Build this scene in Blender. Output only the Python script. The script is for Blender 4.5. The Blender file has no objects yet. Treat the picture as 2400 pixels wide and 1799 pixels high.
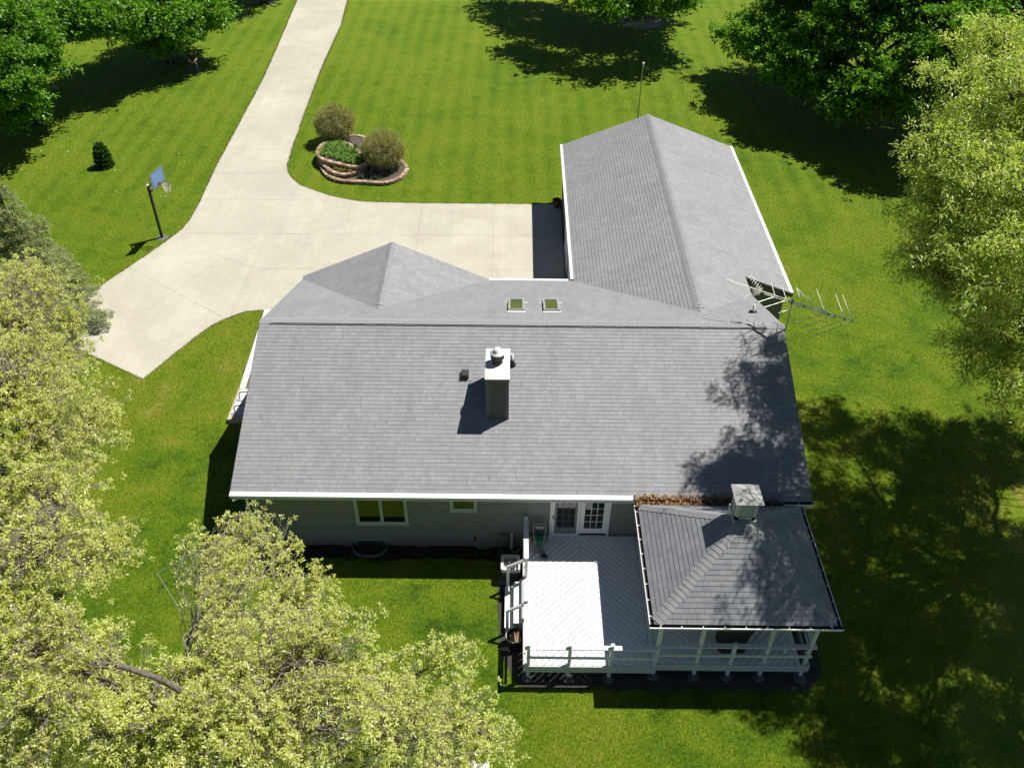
import bpy, bmesh, math, random
import numpy as np
from mathutils import Vector, Matrix
R = math.radians
sc = bpy.context.scene
COL = sc.collection

# ------------------------------------------------------------------ camera, sky, sun, exposure
cd = bpy.data.cameras.new('camera'); cam = bpy.data.objects.new('camera', cd); COL.objects.link(cam)
_r, _u, _f = (Vector(v) for v in ((0.999947, 0.00763, 0.00691), (-0.010208, 0.648618, 0.761046), (-0.001325, 0.761076, -0.648662)))
cam.matrix_world = Matrix(((_r.x, _u.x, -_f.x, -0.22374), (_r.y, _u.y, -_f.y, -23.6151), (_r.z, _u.z, -_f.z, 22.54488), (0, 0, 0, 1)))
cd.sensor_width = 36; cd.lens = 30.6217; cd.clip_start = 0.1; cd.clip_end = 2000
sc.camera = cam
SUN = Vector((.479, .26, 1)).normalized()          # towards the sun
w = bpy.data.worlds.new('World'); sc.world = w; w.use_nodes = True
wn = w.node_tree; sky = wn.nodes.new('ShaderNodeTexSky'); sky.sky_type = 'NISHITA'; sky.sun_disc = False; sky.altitude = 1200; sky.air_density = .8; sky.dust_density = .1; sky.ozone_density = 1.2
sky.sun_elevation = math.asin(SUN.z); sky.sun_rotation = math.atan2(SUN.x, SUN.y)
bg = wn.nodes['Background']; bg.inputs['Strength'].default_value = .05
wn.links.new(sky.outputs[0], bg.inputs[0])
ld = bpy.data.lights.new('sun', 'SUN'); lo = bpy.data.objects.new('sun', ld); COL.objects.link(lo)
ld.energy = 5.0; ld.angle = R(.5); ld.color = (1, .95, .87)
lo.rotation_euler = (-SUN).to_track_quat('-Z', 'Y').to_euler(); lo.location = (30, 16, 60)
vs = sc.view_settings; vs.view_transform = 'Standard'; vs.look = 'None'; vs.exposure = .42; vs.gamma = 1
sc.cycles.max_bounces = 6; sc.cycles.transparent_max_bounces = 4

# ------------------------------------------------------------------ helpers
def unit(v): return Vector(v).normalized()
class MB:
    """collects polygons of one mesh"""
    def __init__(s): s.v = []; s.f = []; s.uv = []; s.mi = []
    def poly(s, pts, uv=None, mi=0):
        n = len(s.v); s.v += [tuple(p) for p in pts]; s.f.append(tuple(range(n, n + len(pts))))
        s.uv.append(uv if uv else [(0, 0)] * len(pts)); s.mi.append(mi)
    def mesh(s, vs, fs, mi=0):
        n = len(s.v); s.v += [tuple(p) for p in vs]
        for f in fs: s.f.append(tuple(i + n for i in f)); s.uv.append([(0, 0)] * len(f)); s.mi.append(mi)
    def box(s, a, b, mi=0, m=None):
        x0, y0, z0 = a; x1, y1, z1 = b
        vs = [Vector(p) for p in ((x0,y0,z0),(x1,y0,z0),(x1,y1,z0),(x0,y1,z0),(x0,y0,z1),(x1,y0,z1),(x1,y1,z1),(x0,y1,z1))]
        if m: vs = [m @ p for p in vs]
        s.mesh(vs, [(0,3,2,1),(4,5,6,7),(0,1,5,4),(1,2,6,5),(2,3,7,6),(3,0,4,7)], mi); return s
    def cbox(s, c, d, rot=None, mi=0):
        m = Matrix.Translation(Vector(c)) @ (rot.to_4x4() if rot else Matrix.Identity(4))
        return s.box((-d[0]/2, -d[1]/2, -d[2]/2), (d[0]/2, d[1]/2, d[2]/2), mi, m)
    def beam(s, a, b, wd, ht, up=(0,0,1), mi=0):
        a, b = Vector(a), Vector(b); d = (b - a); L = d.length; d.normalize(); u = Vector(up); sd = d.cross(u).normalized(); u = sd.cross(d)
        m = Matrix(((d.x, sd.x, u.x, a.x), (d.y, sd.y, u.y, a.y), (d.z, sd.z, u.z, a.z), (0,0,0,1)))
        return s.box((0, -wd/2, -ht/2), (L, wd/2, ht/2), mi, m)
    def tube(s, pts, rad, n=8, mi=0, caps=True):
        pts = [Vector(p) for p in pts]; rings = []; base = len(s.v)
        if not hasattr(rad, '__len__'): rad = [rad] * len(pts)
        for i, p in enumerate(pts):
            t = (pts[min(i+1, len(pts)-1)] - pts[max(i-1, 0)]).normalized()
            a = t.cross(Vector((0, 0, 1)) if abs(t.z) < .95 else Vector((1, 0, 0))).normalized(); b = t.cross(a)
            for k in range(n):
                q = 2*math.pi*k/n; s.v.append(tuple(p + (a*math.cos(q) + b*math.sin(q))*rad[i]))
        for i in range(len(pts)-1):
            for k in range(n):
                k2 = (k+1) % n
                s.f.append((base+i*n+k, base+i*n+k2, base+(i+1)*n+k2, base+(i+1)*n+k)); s.uv.append([(0,0)]*4); s.mi.append(mi)
        if caps:
            for i, rev in ((0, False), (len(pts)-1, True)):
                idx = [base+i*n+k for k in range(n)]
                s.f.append(tuple(idx[::-1] if rev else idx)); s.uv.append([(0,0)]*n); s.mi.append(mi)
        return s
    def lathe(s, c, prof, n=20, mi=0):
        base = len(s.v); c = Vector(c)
        for r, z in prof:
            for k in range(n):
                q = 2*math.pi*k/n; s.v.append((c.x + r*math.cos(q), c.y + r*math.sin(q), c.z + z))
        for i in range(len(prof)-1):
            for k in range(n):
                k2 = (k+1) % n
                s.f.append((base+i*n+k, base+i*n+k2, base+(i+1)*n+k2, base+(i+1)*n+k)); s.uv.append([(0,0)]*4); s.mi.append(mi)
        return s
    def prism(s, poly, z0, z1, mi=0, uv=False):
        n = len(poly)
        s.poly([(x, y, z1) for x, y in poly], [(x, y) for x, y in poly] if uv else None, mi)
        s.poly([(x, y, z0) for x, y in poly][::-1], None, mi)
        for i in range(n):
            a, b = poly[i], poly[(i+1) % n]
            s.poly([(a[0],a[1],z0),(b[0],b[1],z0),(b[0],b[1],z1),(a[0],a[1],z1)], None, mi)
        return s
    def build(s, name, mat, parent=None, smooth=False):
        org = Vector((0, 0, 0)); p = parent
        while p is not None: org += p.location; p = p.parent
        me = bpy.data.meshes.new(name)
        me.from_pydata([tuple(Vector(v) - org) for v in s.v], [], s.f)
        for m in (mat if isinstance(mat, (list, tuple)) else [mat]): me.materials.append(m)
        if any(s.mi): me.polygons.foreach_set('material_index', s.mi)
        ul = me.uv_layers.new(name='uv'); ul.data.foreach_set('uv', [c for f in s.uv for p2 in f for c in p2])
        if smooth: me.polygons.foreach_set('use_smooth', [True]*len(me.polygons))
        me.update(); o = bpy.data.objects.new(name, me); COL.objects.link(o)
        if parent is not None: o.parent = parent
        return o

def tag(o, label=None, cat=None, group=None, kind=None):
    for k, v in (('label', label), ('category', cat), ('group', group), ('kind', kind)):
        if v: o[k] = v
    return o
def thing(name, label, cat, loc=(0,0,0), group=None):
    o = bpy.data.objects.new(name, None); o.empty_display_size = .2; COL.objects.link(o); o.location = loc
    return tag(o, label, cat, group)
def copy_tree(o, parent=None):
    c = o.copy(); COL.objects.link(c)
    if parent is not None: c.parent = parent
    for ch in list(o.children): copy_tree(ch, c)
    return c
def np_mesh(name, verts, faces, mats, parent=None, mi=None, nper=4, smooth=False):
    org = np.zeros(3); p = parent
    while p is not None: org += np.array(p.location); p = p.parent
    me = bpy.data.meshes.new(name); nv = len(verts); nf = len(faces)
    me.vertices.add(nv); me.vertices.foreach_set('co', (verts - org).astype(np.float32).ravel())
    me.loops.add(nf*nper); me.loops.foreach_set('vertex_index', faces.astype(np.int32).ravel())
    me.polygons.add(nf); me.polygons.foreach_set('loop_start', np.arange(0, nf*nper, nper, dtype=np.int32))
    me.polygons.foreach_set('loop_total', np.full(nf, nper, dtype=np.int32))
    for m in mats: me.materials.append(m)
    if mi is not None: me.polygons.foreach_set('material_index', mi.astype(np.int32))
    if smooth: me.polygons.foreach_set('use_smooth', np.ones(nf, dtype=bool))
    me.update(calc_edges=True); o = bpy.data.objects.new(name, me); COL.objects.link(o)
    if parent is not None: o.parent = parent
    return o

# ------------------------------------------------------------------ materials
class NT:
    def __init__(s, name):
        s.m = bpy.data.materials.new(name); s.m.use_nodes = True; s.t = s.m.node_tree; s.b = s.t.nodes['Principled BSDF']; s.out = s.t.nodes['Material Output']
    def n(s, typ, ins=None, **kw):
        nd = s.t.nodes.new(typ)
        for k, v in kw.items(): setattr(nd, k, v)
        for k, v in (ins or {}).items():
            if isinstance(v, bpy.types.NodeSocket): s.t.links.new(v, nd.inputs[k])
            else: nd.inputs[k].default_value = v
        return nd
    def math(s, op, a, b=None, c=None):
        d = {0: a}
        if b is not None: d[1] = b
        if c is not None: d[2] = c
        return s.n('ShaderNodeMath', d, operation=op).outputs[0]
    def mix(s, f, a, b, blend='MIX'):
        nd = s.n('ShaderNodeMix', data_type='RGBA', blend_type=blend)
        for i, v in ((0, f), (6, a), (7, b)):
            if isinstance(v, bpy.types.NodeSocket): s.t.links.new(v, nd.inputs[i])
            else: nd.inputs[i].default_value = (*v, 1) if i and len(v) == 3 else v
        return nd.outputs[2]
    def noise(s, scale, detail=4, rough=.55, vec=None, dist=0):
        d = {'Scale': scale, 'Detail': detail, 'Roughness': rough, 'Distortion': dist}
        if vec is not None: d['Vector'] = vec
        return s.n('ShaderNodeTexNoise', d).outputs[0]
    def ramp(s, f, stops):
        nd = s.n('ShaderNodeValToRGB', {0: f}); cr = nd.color_ramp
        while len(cr.elements) < len(stops): cr.elements.new(.5)
        for e, (p, c) in zip(cr.elements, stops): e.position = p; e.color = (*c, 1) if len(c) == 3 else c
        return nd.outputs[0]
    def rng(s, v, a, b, c, d): return s.n('ShaderNodeMapRange', {0: v, 1: a, 2: b, 3: c, 4: d}).outputs[0]
    def obj(s): return s.n('ShaderNodeTexCoord').outputs['Object']
    def pos(s): return s.n('ShaderNodeNewGeometry').outputs['Position']
    def set(s, color=None, rough=None, bump=None, bdist=.01, bstr=1, metal=None, spec=None):
        for k, v in (('Base Color', color), ('Roughness', rough), ('Metallic', metal), ('Specular IOR Level', spec)):
            if v is None: continue
            if isinstance(v, bpy.types.NodeSocket): s.t.links.new(v, s.b.inputs[k])
            else: s.b.inputs[k].default_value = (*v, 1) if k == 'Base Color' else v
        if bump is not None:
            bn = s.n('ShaderNodeBump', {'Height': bump, 'Distance': bdist, 'Strength': bstr}); s.t.links.new(bn.outputs[0], s.b.inputs['Normal'])
        return s.m
def plain(name, col, rough=.6, var=.15, scale=6, metal=0, spec=.5, bump=.0):
    t = NT(name); p = t.pos(); f = t.noise(scale, 5, .6, p); f2 = t.noise(scale*9, 3, .6, p)
    k = t.math('MULTIPLY_ADD', f, 2*var, 1-var); k = t.math('MULTIPLY', k, t.math('MULTIPLY_ADD', f2, var, 1-var/2))
    c = t.mix(1.0, col, t.n('ShaderNodeCombineColor', {0: k, 1: k, 2: k}).outputs[0], 'MULTIPLY')
    return t.set(c, rough, f2 if bump else None, bump or .01, 1, metal, spec)

def shingle_mat(name, base, var=.16, tabw=.205, expo=.143, lichen=0):
    t = NT(name); uv = t.n('ShaderNodeUVMap').outputs[0]; sp = t.n('ShaderNodeSeparateXYZ', {0: uv})
    row = t.math('FLOOR', t.math('DIVIDE', sp.outputs[1], expo))
    rr = t.n('ShaderNodeTexWhiteNoise', {'W': row}, noise_dimensions='1D').outputs[0]
    warp = t.noise(2.2, 1, .5, t.n('ShaderNodeCombineXYZ', {0: sp.outputs[0], 1: t.math('MULTIPLY', row, 7.3)}).outputs[0])
    u2 = t.math('ADD', t.math('ADD', t.math('DIVIDE', sp.outputs[0], tabw), t.math('MULTIPLY', rr, 13)), t.math('MULTIPLY', warp, 2.2))
    cell = t.math('FLOOR', u2); fr = t.math('FRACT', u2)
    wn2 = t.n('ShaderNodeTexWhiteNoise', {'Vector': t.n('ShaderNodeCombineXYZ', {0: cell, 1: row}).outputs[0]}, noise_dimensions='2D')
    tone = t.math('MULTIPLY_ADD', wn2.outputs[0], 2*var, 1-var)
    gran = t.math('MULTIPLY', t.math('MULTIPLY_ADD', t.noise(90, 2, .7, uv), .5, .75), t.math('MULTIPLY_ADD', t.noise(16, 3, .7, uv), .34, .83))
    big = t.math('MULTIPLY_ADD', t.noise(.55, 4, .6, uv), .34, .83)
    st = t.math('MULTIPLY_ADD', t.noise(1, 3, .6, t.n('ShaderNodeVectorMath', {0: uv, 1: (2.2, .35, 1)}, operation='MULTIPLY').outputs[0]), .32, .84)
    slot = t.math('LESS_THAN', fr, .07); slot = t.math('MULTIPLY', slot, t.math('GREATER_THAN', wn2.outputs[0], .45))
    k = t.math('MULTIPLY', t.math('MULTIPLY', tone, gran), t.math('MULTIPLY', big, st)); k = t.math('MULTIPLY', k, t.math('MULTIPLY_ADD', slot, -.33, 1))
    kc = t.n('ShaderNodeCombineColor', {0: k, 1: k, 2: k}).outputs[0]
    c = t.mix(1.0, base, kc, 'MULTIPLY')
    warm = t.mix(t.math('MULTIPLY', wn2.outputs[0], .35), c, t.mix(1.0, c, (1.06, 1.0, .93), 'MULTIPLY'))
    return t.set(warm, .68, t.math('ADD', t.math('MULTIPLY', tone, .6), t.noise(140, 2, .7, uv)), .006, .9, 0, .5)

def leaf_mat(name, stops, rough=.45, trans=.35, tcol=(1.1, 1.25, .5), spec=.35):
    t = NT(name); rnd = t.n('ShaderNodeNewGeometry').outputs['Random Per Island']
    c = t.ramp(rnd, stops)
    big = t.noise(.5, 2, .5, t.pos()); k = t.math('MULTIPLY_ADD', big, .5, .75)
    c = t.mix(1.0, c, t.n('ShaderNodeCombineColor', {0: k, 1: k, 2: k}).outputs[0], 'MULTIPLY')
    t.set(c, rough, spec=spec)
    tr = t.n('ShaderNodeBsdfTranslucent', {0: t.mix(1.0, c, tcol, 'MULTIPLY')})
    mx = t.n('ShaderNodeMixShader', {0: trans, 1: t.b.outputs[0], 2: tr.outputs[0]})
    t.t.links.new(mx.outputs[0], t.out.inputs[0]); return t.m

def lawn_mat():
    t = NT('lawn'); p = t.pos(); sp = t.n('ShaderNodeSeparateXYZ', {0: p})
    big = t.noise(.16, 5, .62, p, .6); mid = t.noise(.9, 5, .65, p, .4); clump = t.noise(5.5, 3, .6, p)
    bl = t.noise(1, 4, .72, t.n('ShaderNodeVectorMath', {0: p, 1: (17, 12, 14)}, operation='MULTIPLY').outputs[0])
    fine = t.noise(1, 3, .75, t.n('ShaderNodeVectorMath', {0: p, 1: (42, 30, 30)}, operation='MULTIPLY').outputs[0])
    f = t.math('ADD', t.math('MULTIPLY', big, .62), t.math('ADD', t.math('MULTIPLY', mid, .45), t.math('MULTIPLY', clump, .26)))
    amp = t.rng(sp.outputs[1], 0, 18, 1.5, .65); f = t.math('ADD', t.math('MULTIPLY', t.math('SUBTRACT', f, .66), amp), .615)
    # mowing stripes, faint, two passes
    warpx = t.math('ADD', sp.outputs[0], t.math('MULTIPLY', t.noise(.12, 2, .5, p), .5))
    s1 = t.math('SINE', t.math('MULTIPLY', warpx, 5.6)); s2 = t.math('SINE', t.math('MULTIPLY', sp.outputs[1], 4.6))
    far = t.rng(sp.outputs[1], 8, 20, .0, 1)
    f = t.math('ADD', f, t.math('MULTIPLY', far, t.math('ADD', t.math('MULTIPLY', s1, .042), t.math('MULTIPLY', s2, .006))))
    c = t.ramp(f, [(.40, LAWN[0]), (.52, LAWN[1]), (.63, LAWN[2]), (.76, LAWN[3]), (.86, LAWN[4])])
    k = t.math('MULTIPLY', t.rng(bl, .3, .7, .52, 1.47), t.rng(fine, .3, .7, .6, 1.4))
    c = t.mix(1.0, c, t.n('ShaderNodeCombineColor', {0: k, 1: k, 2: t.math('MULTIPLY', k, k)}).outputs[0], 'MULTIPLY')
    straw = t.math('MULTIPLY', t.rng(bl, .62, .72, 0, 1), t.rng(mid, .46, .60, 0, .65))
    c = t.mix(straw, c, (.26, .24, .08))
    return t.set(c, .8, t.math('ADD', t.math('MULTIPLY', clump, .6), t.math('ADD', bl, t.math('MULTIPLY', fine, .5))), .07, 1, 0, .15)

def concrete_mat(name, base, stain=(.72, .68, .62), sc_=.5):
    t = NT(name); p = t.pos(); a = t.noise(sc_, 6, .62, p, .5); b = t.noise(2.6, 5, .65, p, .8); g = t.noise(70, 3, .7, p)
    st = t.n('ShaderNodeVectorMath', {0: p, 1: (.5, 1.6, 1)}, operation='MULTIPLY').outputs[0]; sweep = t.noise(1.2, 5, .7, st)
    f = t.math('ADD', t.math('MULTIPLY', a, .66), t.math('ADD', t.math('MULTIPLY', b, .20), t.math('MULTIPLY', sweep, .14)))
    c = t.mix(t.rng(f, .42, .68, 0, 1), t.mix(1.0, base, stain, 'MULTIPLY'), base)
    k = t.math('MULTIPLY_ADD', g, .3, .85)
    c = t.mix(1.0, c, t.n('ShaderNodeCombineColor', {0: k, 1: k, 2: k}).outputs[0], 'MULTIPLY')
    ty = t.noise(1, 3, .6, t.n('ShaderNodeVectorMath', {0: p, 1: (2.6, .10, 1)}, operation='MULTIPLY').outputs[0], .3); kt = t.rng(ty, .35, .65, .97, 1.02)
    c = t.mix(1.0, c, t.n('ShaderNodeCombineColor', {0: kt, 1: kt, 2: kt}).outputs[0], 'MULTIPLY')
    spot = t.rng(t.noise(1.7, 2, .4, p), .70, .76, 0, .2)
    c = t.mix(spot, c, t.mix(1.0, base, (.55, .5, .44), 'MULTIPLY'))
    return t.set(c, .9, g, .004, .6, 0, .25)

def soil_mat(name, a, b, sc_=14):
    t = NT(name); p = t.pos(); f = t.noise(sc_, 6, .7, p); c = t.ramp(f, [(.3, a), (.7, b)]); return t.set(c, .95, f, .05, 1, 0, .1)
def bark_mat(name, a, b):
    t = NT(name); p = t.pos(); f = t.noise(1, 5, .7, t.n('ShaderNodeVectorMath', {0: p, 1: (14, 14, 3.5)}, operation='MULTIPLY').outputs[0])
    return t.set(t.ramp(f, [(.3, a), (.7, b)]), .9, f, .04, 1, 0, .2)
def glass_mat(name, col, rough=.04):
    t = NT(name); f = t.noise(1.5, 3, .5, t.pos()); c = t.mix(f, col, tuple(x*.5 for x in col)); return t.set(c, rough, spec=.9)

def block_mat():
    t = NT('block_foundation'); p = t.pos(); sp = t.n('ShaderNodeSeparateXYZ', {0: p}); f = t.noise(5, 5, .65, p)
    ln = t.math('LESS_THAN', t.math('FRACT', t.math('MULTIPLY', sp.outputs[0], 2)), .03)
    k = t.math('MULTIPLY', t.math('MULTIPLY_ADD', f, .5, .72), t.math('MULTIPLY_ADD', ln, -.35, 1))
    return t.set(t.mix(1.0, (.17,.165,.155), t.n('ShaderNodeCombineColor', {0:k,1:k,2:k}).outputs[0], 'MULTIPLY'), .9, f, .01, 1, 0, .2)
LAWN = [(.043,.100,.005),(.088,.165,.006),(.134,.208,.008),(.178,.220,.014),(.26,.245,.05)]
M = dict(
 lawn=lawn_mat(), drive=concrete_mat('driveway_concrete', (.52, .50, .415), (.80, .79, .775), .28), walk=concrete_mat('white_concrete', (.72, .71, .67), (.92, .92, .9)),
 stoop=concrete_mat('pale_concrete', (.50, .47, .40)), joint=plain('joint_dark', (.30, .27, .205), .95, .3, 3), soil=soil_mat('soil', (.012, .009, .006), (.05, .038, .026)),
 edge=soil_mat('edge_soil', (.10, .07, .035), (.20, .15, .08), 5), mulch=soil_mat('planter_mulch', (.05,.04,.03), (.17,.14,.11), 12), gravel=soil_mat('gravel', (.03, .027, .024), (.12, .11, .10), 40),
 roof=shingle_mat('roof_shingle', (.243, .249, .266), .085), roofg=shingle_mat('gazebo_shingle_shade_blue', (.215, .226, .25), .11), cap=plain('cap_shingle', (.262, .266, .278), .85, .12, 3),  # gazebo shingles: roof colour with the bluish cast of shade painted in
 cupcap=plain('weathered_white_shingle', (.33, .33, .325), .85, .12, 5),
 side=plain('grey_siding', (.205, .21, .20), .6, .06, 2), sidedark=plain('slate_siding', (.085, .092, .095), .6, .08, 2), trimg=plain('grey_trim', (.10, .107, .11), .55, .06, 3),
 found=block_mat(), footing=plain('footing_concrete', (.125,.12,.11), .9, .2, 9), white=plain('white_paint', (.78, .78, .76), .45, .05, 4), sash=plain('sage_white_vinyl', (.44, .46, .43), .4, .06, 4),
 lip=plain('white_aluminium', (.80, .80, .80), .4, .05, 6), trough=plain('gutter_trough', (.035, .033, .03), .8, .4, 9), deck=plain('white_deck_paint', (.72, .73, .74), .55, .10, 3), rail=plain('white_rail_paint', (.66, .67, .66), .5, .08, 3),
 fascia=plain('deck_skirt_paint', (.50, .52, .50), .55, .1, 2), glass=glass_mat('window_glass', (.012, .014, .012)), skyg=glass_mat('skylight_glass', (.10, .13, .035), .25), dark=plain('dark_interior', (.012, .012, .012), .6, .3, 5),
 black=plain('black_plastic', (.016, .016, .017), .45, .3, 8), blackm=plain('black_metal', (.018, .018, .018), .4, .3, 8, .2), galv=plain('galvanised', (.52, .52, .50), .35, .15, 8, .85),
 alu=plain('antenna_aluminium', (.80, .79, .70), .35, .05, 8, .1), capmetal=plain('pale_chase_cover', (.70, .69, .63), .45, .10, 5, 0), rust=plain('dark_flue', (.05, .045, .04), .6, .4, 12, .4),
 brick=leaf_mat('buff_brick', [(0, (.25, .17, .12)), (.5, (.38, .27, .19)), (1, (.50, .38, .28))], .9, .0, (1, 1, 1), .1), terra=plain('terracotta', (.17, .06, .035), .7, .15, 9), bark=bark_mat('grey_bark', (.07, .06, .05), (.26, .23, .20)), barkd=bark_mat('dark_bark', (.03, .025, .02), (.10, .085, .07)), twig=bark_mat('pale_twig', (.15, .13, .105), (.40, .36, .31)),
 ac=plain('ac_cabinet', (.62, .61, .57), .4, .06, 6), coil=plain('ac_coil', (.05, .05, .05), .6, .3, 20), green=plain('green_hose', (.01, .16, .09), .35, .15, 9), lime=plain('yellow_green_hose', (.28, .36, .06), .4, .12, 9), tan=plain('reel_frame', (.30, .285, .26), .5, .1, 6),
 wood=plain('split_wood', (.42, .30, .19), .8, .35, 9, bump=.01), leafl=leaf_mat('dead_leaves', [(0, (.10, .05, .02)), (.5, (.28, .15, .06)), (1, (.50, .34, .17))], .7, .1, (1, .8, .5)),
 skin=plain('skin', (.45, .27, .19), .5, .05, 6), shirt=plain('black_shirt', (.012, .012, .013), .8, .2, 9), jeans=plain('blue_jeans', (.02, .035, .08), .8, .2, 9), backb=plain('backboard_grey', (.17, .175, .19), .4, .06, 6), backg=plain('backboard_blue', (.13, .29, .52), .3, .08, 6), net=plain('white_net', (.75, .75, .68), .6, .05, 6), rim=plain('rim_metal', (.20, .14, .12), .4, .1, 6, .4),
)
M['oak'] = leaf_mat('oak_leaves', [(0,(.42,.47,.09)),(.35,(.60,.64,.18)),(.7,(.74,.76,.30)),(1,(.84,.83,.50))], .36, .52, (1.15, 1.25, .35), .5)
M['catkin'] = leaf_mat('oak_catkins', [(0, (.25, .14, .05)), (.6, (.40, .26, .09)), (1, (.50, .38, .15))], .6, .3, (1, .9, .5))
M['oak2'] = leaf_mat('pale_tree_leaves', [(0,(.26,.36,.05)),(.4,(.44,.54,.11)),(.8,(.60,.67,.22)),(1,(.76,.77,.40))], .38, .52, (1.1, 1.2, .45), .5)
M['maple'] = leaf_mat('maple_leaves', [(0,(.06,.15,.009)),(.5,(.11,.26,.014)),(.9,(.20,.38,.03)),(1,(.32,.48,.08))], .42, .38, (1.1, 1.5, .3), .4)
M['mapledark'] = leaf_mat('maple_leaves_dark', [(0,(.07,.165,.012)),(.5,(.13,.27,.018)),(.9,(.21,.38,.03)),(1,(.32,.46,.07))], .5, .42, (1.1, 1.5, .3), .25)
M['spruce'] = leaf_mat('spruce_needles', [(0, (.19, .23, .10)), (.5, (.31, .36, .15)), (1, (.46, .49, .25))], .55, .25)
M['arb'] = leaf_mat('arborvitae', [(0, (.03, .08, .012)), (.6, (.06, .14, .02)), (1, (.12, .22, .04))], .6, .15)
M['bush'] = leaf_mat('budding_bush', [(0, (.20, .17, .07)), (.45, (.38, .38, .11)), (.8, (.48, .49, .15)), (1, (.66, .61, .36))], .6, .4)
M['lily'] = leaf_mat('daylily', [(0, (.08, .19, .02)), (.6, (.17, .34, .04)), (1, (.36, .50, .12))], .4, .4)
M['sedum'] = leaf_mat('sedum', [(0, (.20, .22, .02)), (.6, (.30, .30, .04)), (1, (.36, .22, .05))], .5, .3)
M['dianth'] = leaf_mat('blue_green_foliage', [(0, (.04, .08, .05)), (1, (.14, .19, .13))], .6, .2)
M['petal'] = plain('white_petals', (.75, .76, .68), .6, .1, 5)

# ------------------------------------------------------------------ ground and paving
rng = random.Random(7)
def jitter(poly, step, amp, seed, out=0.0):
    r_ = random.Random(seed); pts = []; n = len(poly)
    area = sum(poly[i][0]*poly[(i+1) % n][1] - poly[(i+1) % n][0]*poly[i][1] for i in range(n)); sg = 1 if area > 0 else -1
    for i in range(n):
        a = Vector(poly[i]); b = Vector(poly[(i+1) % n]); L = (b-a).length; k = max(1, int(L/step)); d = (b-a).normalized(); nr = Vector((d.y, -d.x))*sg
        for j in range(k):
            p = a.lerp(b, j/k) + nr*(out + r_.uniform(-amp, amp)); pts.append((p.x, p.y))
    return pts
def fill(name, poly, z, mat, kind='structure', thick=None, seed=0):
    from mathutils.geometry import tessellate_polygon
    bm = bmesh.new(); vs = [bm.verts.new((x, y, z)) for x, y in poly]
    for t3 in tessellate_polygon([[Vector((x, y, 0)) for x, y in poly]]):
        a, b, c = (poly[i] for i in t3); cr = (b[0]-a[0])*(c[1]-a[1])-(b[1]-a[1])*(c[0]-a[0])
        if abs(cr) > 1e-9: bm.faces.new([vs[i] for i in (t3 if cr > 0 else t3[::-1])])
    if thick:
        e = [x for x in bm.edges if len(x.link_faces) == 1]; r = bmesh.ops.extrude_edge_only(bm, edges=e)
        for v in r['geom']:
            if isinstance(v, bmesh.types.BMVert): v.co.z -= thick
    me = bpy.data.meshes.new(name); bm.to_mesh(me); bm.free(); me.materials.append(mat); o = bpy.data.objects.new(name, me); COL.objects.link(o)
    return tag(o, kind=kind)
g = MB(); g.poly([(-500,-500,0),(500,-500,0),(500,700,0),(-500,700,0)]); tag(g.build('lawn_ground', M['lawn']), kind='structure')

DRV = [(-18.9,60),(-18.29,51.17),(-17.6,40),(-17.27,33.99),(-17.14,27.55),(-17.01,21.35),(-16.78,17),(-16.78,15.4),(-16.88,14.6),(-17.02,14.14),(-17.26,13.55),(-17.6,12.7),(-17.95,11.9),(-18.39,10.98),(-18.81,10.12),(-19.36,8.74),(-20.0,7.4),(-20.5,6.05),
 (-16.79,3.92),(-15.04,2.92),(-14.75,3.45),(-14.27,4.57),(-13.66,5.79),(-13.21,6.57),(-12.76,7.03),(-12.35,7.35),(-11.98,7.56),(-11.5,7.66),(-11.0,7.69),(-10,7.72),(-8.9,7.72),(-8.9,5.3),(2.16,5.3),(2.16,17.42),(-5.3,17.40),(-8.2,17.5),(-9.44,17.85),(-10.15,18.18),(-10.89,18.59),(-11.4,18.93),(-11.85,19.27),(-12.25,19.7),(-12.53,20.15),(-12.75,20.5),(-12.92,20.95),(-13.08,21.62),(-13.21,23.58),(-13.47,29.51),(-13.68,36.31),(-13.73,45.24),(-14.15,51.29),(-14.7,60)]
fill('driveway_edge', jitter(DRV, .16, .06, 3, .03), .004, M['edge'])
drv = fill('driveway', jitter(DRV, .3, .022, 5), .014, M['drive'], thick=.03)
j = MB()
def joint(a, b, w_=.013, z=.018):
    a = Vector((*a, z)); b = Vector((*b, z)); d = (b-a).normalized(); s_ = Vector((-d.y, d.x, 0))*w_/2
    n_ = max(1, int((b-a).length/.7)); pts = [a.lerp(b, i/n_) for i in range(n_+1)]; ws = [rng.uniform(.5, 1.4) for _ in pts]
    for i in range(n_): j.poly([pts[i]-s_*ws[i], pts[i+1]-s_*ws[i+1], pts[i+1]+s_*ws[i+1], pts[i]+s_*ws[i]])
for a, b in [((-17.5,48.2),(-13.95,48.2)),((-17.5,44.2),(-13.7,44.2)),((-17.45,40.2),(-13.72,40.2)),((-17.27,36.22),(-13.68,36.23)),((-17.22,32.09),(-13.58,32.06)),((-17.14,27.9),(-13.4,27.83)),((-17.05,23.7),(-13.2,23.54)),((-16.98,20.6),(-12.8,20.6)),((-16.78,17.62),(-9.1,17.6)),((-17.0,14.14),(-8.8,14.16)),
 ((-5.08,17.40),(-4.95,7)),((-1.32,17.4),(-1.2,6)),((-8.8,14.18),(2.1,14.24)),((-8.9,11.03),(2.1,11.12)),((-18.35,10.98),(-12.9,7.08)),((-14.76,12.3),(-12.36,10.96)),((-12.36,10.98),(-8.95,11.02)),((-12.52,14.1),(-12.62,7.3)),((-14.3,11.6),(-16.4,7.6)),((-8.82,17.6),(-8.55,7.8))]: joint(a, b)
jo = j.build('driveway_joint', M['joint']); jo.parent = drv
fill('walkway', [(-11.02,2.2),(-10.80,2.2),(-10.93,7.68),(-11.22,7.68)], .05, M['walk'], thick=.05)
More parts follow.
